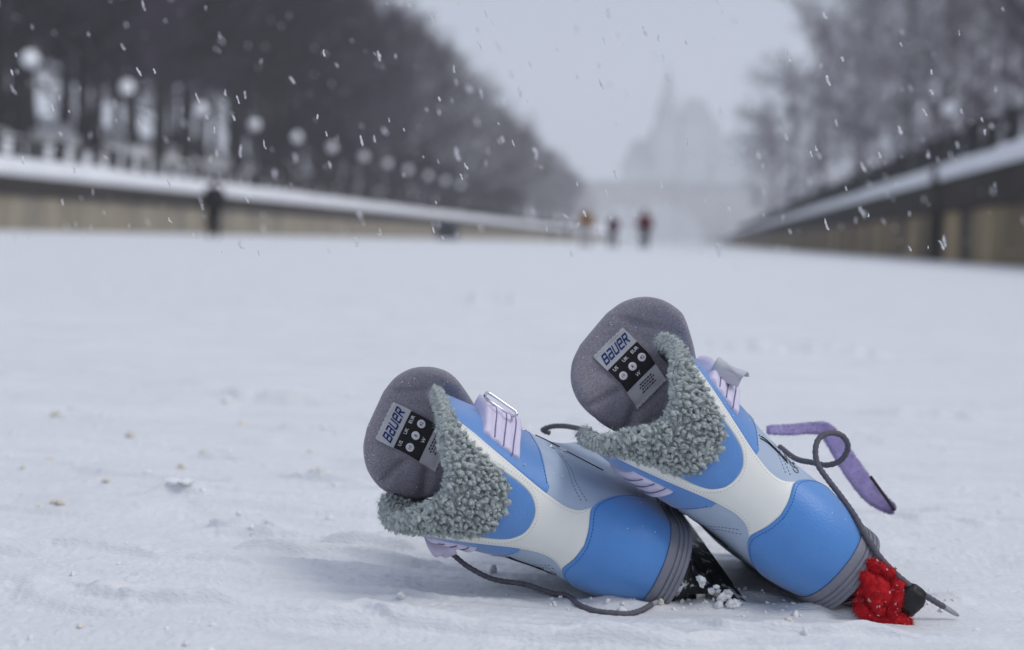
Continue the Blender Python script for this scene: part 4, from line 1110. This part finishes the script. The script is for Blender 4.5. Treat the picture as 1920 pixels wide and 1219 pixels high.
# ------------------------------------------------------------------ people
def skin_mesh(joints, bones, sub=1):
    me = bpy.data.meshes.new('sk'); names = list(joints)
    me.from_pydata([joints[n][0] for n in names], [(names.index(a), names.index(b)) for a, b in bones], [])
    o = bpy.data.objects.new('sk', me); COL.objects.link(o)
    md = o.modifiers.new('skin', 'SKIN'); md.use_smooth_shade = True
    for i, n in enumerate(names):
        r = joints[n][1]; sv = me.skin_vertices[0].data[i]
        sv.radius = r if isinstance(r, tuple) else (r, r); sv.use_root = (n == names[0])
    s = o.modifiers.new('sub', 'SUBSURF'); s.levels = sub; s.render_levels = sub
    dg = bpy.context.evaluated_depsgraph_get()
    res = bpy.data.meshes.new_from_object(o.evaluated_get(dg))
    bpy.data.objects.remove(o); bpy.data.meshes.remove(me)
    return res
SKIN = mat('skin', (.45, .27, .20), .6, .05)
def person(pos, h, rz, stride, jacket, trousers, hat, label, arms=.25, bulky=1.0):
    root = empty('person', pos, rz); tag(root, label, 'person', 'skaters on the ice')
    k = h/1.75
    J = {'pelvis': ((0, 0, .95), (.12, .09)), 'waist': ((0, .01, 1.10), (.12, .085)), 'chest': ((0, .02, 1.32), (.155, .10)), 'neck': ((0, .02, 1.50), .055), 'headlow': ((0, .03, 1.58), (.07, .08)), 'head': ((0, .035, 1.67), (.078, .09)), 'crown': ((0, .03, 1.74), (.05, .055))}
    bones = [('pelvis', 'waist'), ('waist', 'chest'), ('chest', 'neck'), ('neck', 'headlow'), ('headlow', 'head'), ('head', 'crown')]
    for s, n in ((1, 'r'), (-1, 'l')):
        st = stride*s
        J.update({n+'sho': ((s*.19, .01, 1.43), .06), n+'elb': ((s*.27, -.5*st-.02, 1.17), .045), n+'wri': ((s*(.24+arms*.2), -.7*st+.1, .95), .032), n+'hand': ((s*(.24+arms*.2), -.7*st+.14, .87), (.035, .02)),
                  n+'hip': ((s*.09, 0, .90), .09), n+'knee': ((s*.11, st*.55+.05, .50), .06), n+'ank': ((s*.12, st*.75-.03, .10), .042), n+'toe': ((s*.13, st*.75+.13, .05), .038)})
        bones += [('chest', n+'sho'), (n+'sho', n+'elb'), (n+'elb', n+'wri'), (n+'wri', n+'hand'), ('pelvis', n+'hip'), (n+'hip', n+'knee'), (n+'knee', n+'ank'), (n+'ank', n+'toe')]
    sc = lambda d: {a: (tuple(np.array(p)*k), tuple(np.array(r if isinstance(r, tuple) else (r, r))*k)) for a, (p, r) in d.items()}
    me = skin_mesh(sc(J), bones); me.materials.append(SKIN); body = bpy.data.objects.new('body', me); COL.objects.link(body); body.parent = root
    def shell(name, keys, bns, grow, m):
        d = {q: (J[q][0], tuple((np.array(J[q][1] if isinstance(J[q][1], tuple) else (J[q][1],)*2)+grow))) for q in keys}
        ms = skin_mesh(sc(d), bns); ms.materials.append(m); o = bpy.data.objects.new(name, ms); COL.objects.link(o); o.parent = root
    shell('jacket', ['pelvis', 'waist', 'chest', 'rsho', 'relb', 'rwri', 'lsho', 'lelb', 'lwri'], [('pelvis', 'waist'), ('waist', 'chest'), ('chest', 'rsho'), ('rsho', 'relb'), ('relb', 'rwri'), ('chest', 'lsho'), ('lsho', 'lelb'), ('lelb', 'lwri')], .035*bulky, jacket)
    shell('trousers', ['pelvis', 'rhip', 'rknee', 'rank', 'lhip', 'lknee', 'lank'], [('pelvis', 'rhip'), ('rhip', 'rknee'), ('rknee', 'rank'), ('pelvis', 'lhip'), ('lhip', 'lknee'), ('lknee', 'lank')], .022*bulky, trousers)
    b = MB(); b.lathe([(.098*k, 1.66*k), (.105*k, 1.69*k), (.100*k, 1.75*k), (.07*k, 1.80*k), (.02*k, 1.825*k)], 14, 0, (0, .03*k, 0)); b.obj('hat', hat, root, True)
    b = MB(); b.add(np.array([(-.018, .115, 1.655), (.018, .115, 1.655), (0, .115, 1.70), (0, .150, 1.662)])*k, [(0, 1, 3), (1, 2, 3), (2, 0, 3), (0, 2, 1)]); b.obj('nose', SKIN, root)
    for s in (1, -1):
        st = stride*s
        b = MB(); b.box((s*.125-.048, st*.75-.10, .03), (s*.125+.048, st*.75+.19, .17)); b.box((s*.125-.006, st*.75-.12, .0), (s*.125+.006, st*.75+.22, .03))
        b.v = [v*k for v in b.v]; b.obj('skate', M['black_clean'], root)
CL = lambda n, c: mat(n, c, .85, .12, 6)
BLK, NAVY = CL('black_cloth', (.010, .010, .012)), CL('navy_cloth', (.02, .025, .05))
def gpos(px, py): return tuple(on_ground(px, py))
def dpos(px, d):
    p = at(px, 450, d); return (float(p[0]), float(p[1]), 0)
person(dpos(400, 44.5), 1.80, 0.3, .08, BLK, BLK, BLK, 'person in black from head to foot standing by the left canal wall', .3, 3.0)
person(dpos(1098, 63), 1.72, 3.0, .15, CL('tan_jacket', (.24, .115, .03)), CL('pale_trousers', (.45, .43, .45)), CL('grey_hat', (.3, .3, .33)), 'skater in a tan orange jacket with pale trousers, leftmost of the three near the bridge', .6, 2.8)
person(dpos(1149, 68), 1.58, 2.9, .2, CL('plum_jacket', (.07, .012, .035)), NAVY, BLK, 'skater in a plum jacket with dark navy trousers, middle one of three', .35, 2.6)
person(dpos(1208, 64), 1.72, 3.1, .22, CL('dark_red_jacket', (.10, .006, .014)), NAVY, BLK, 'skater in a dark red and black jacket, rightmost of the three', .5, 2.9)
person(dpos(1034, 165), 1.65, 3.0, .1, NAVY, BLK, BLK, 'tiny far off skater in dark clothes, left of the other distant one', .2)
person(dpos(1062, 150), 1.70, 3.2, .15, CL('slate_jacket', (.04, .05, .09)), BLK, BLK, 'tiny far off skater in slate blue, just left of the tan jacket', .2)

# dark box shelter by the left wall
p = dpos(838, 118)
sh = empty('ice_hut', p); tag(sh, 'small dark box shaped hut on the ice against the left wall', 'hut')
mb = MB(); mb.box((-.85, -.6, 0), (.85, .6, 1.25)); mb.obj('cabin', CL('dark_hut_paint', (.035, .035, .06)), sh)
mb = MB(); mb.prism([(-1.0, 1.253), (1.0, 1.253), (1.0, 1.36), (0, 1.55), (-1.0, 1.36)], lambda q: (q[0], -.75, q[1]), lambda q: (q[0], .75, q[1])); mb.obj('roof', CL('hut_roof', (.06, .06, .08)), sh)
mb = MB(); mb.box((-.3, -.63, .05), (.3, -.603, 1.1)); mb.obj('door', CL('hut_door', (.025, .025, .04)), sh)

# ------------------------------------------------------------------ falling snow (clumps of crystals, at rest in the air)
fb = MB(); rf_ = np.random.default_rng(17)
v0, f0 = ico(1)
fall = .26*R3-.95*U3
for i in range(1150):
    if i < 420: d = rf_.uniform(.95, 2.3); sz = rf_.uniform(.0006, .0014)
    else: d = rf_.uniform(2.3, 14); sz = rf_.uniform(.0013, .0036)
    q = at(rf_.uniform(-150, 2070), rf_.uniform(-120, 480 if d < 4 else 640), d)
    if q[2] < .06: continue
    ax = fall+rf_.normal(0, .16, 3); ax /= np.linalg.norm(ax)
    kk = rf_.integers(2, 5) if i < 420 else 2
    for j in range(kk):
        c = q+ax*sz*1.7*(j-(kk-1)/2)+rf_.normal(0, sz*.28, 3)
        v = v0*rf_.uniform(.5, 1.0, 3)*(1+.3*rf_.normal(0, 1, (len(v0), 1)))
        v = v+np.outer(v@ax, ax)*1.3
        fb.add(c+v*sz, f0)
fm = M['lump'].copy(); fm.name = 'snowflake'
_n, _l = fm.node_tree.nodes, fm.node_tree.links
_t = _n.new('ShaderNodeBsdfTranslucent'); _t.inputs['Color'].default_value = (.95, .96, .98, 1)
_x = _n.new('ShaderNodeMixShader'); _x.inputs['Fac'].default_value = .5
_l.new(_n['Principled BSDF'].outputs[0], _x.inputs[1]); _l.new(_t.outputs[0], _x.inputs[2]); _l.new(_x.outputs[0], _n['Material Output'].inputs['Surface'])
tag(fb.obj('falling_snow', fm, None, False), 'snowflakes falling through the air over the canal', 'falling snow', kind='stuff')

# ------------------------------------------------------------------ the snowy air
hz = MB(); hz.box((-1100, -1100, -1.5), (1100, 1100, 125))
hm = bpy.data.materials.new('haze'); hm.use_nodes = True
hn, hl = hm.node_tree.nodes, hm.node_tree.links
hn.remove(hn['Principled BSDF'])
pv = hn.new('ShaderNodeVolumePrincipled')
pv.inputs['Color'].default_value = (.96, .97, 1.0, 1)
pv.inputs['Density'].default_value = 0.00082
hl.new(pv.outputs['Volume'], hn['Material Output'].inputs['Volume'])
tag(hz.obj('haze', hm), 'snowy air over the canal', kind='stuff')
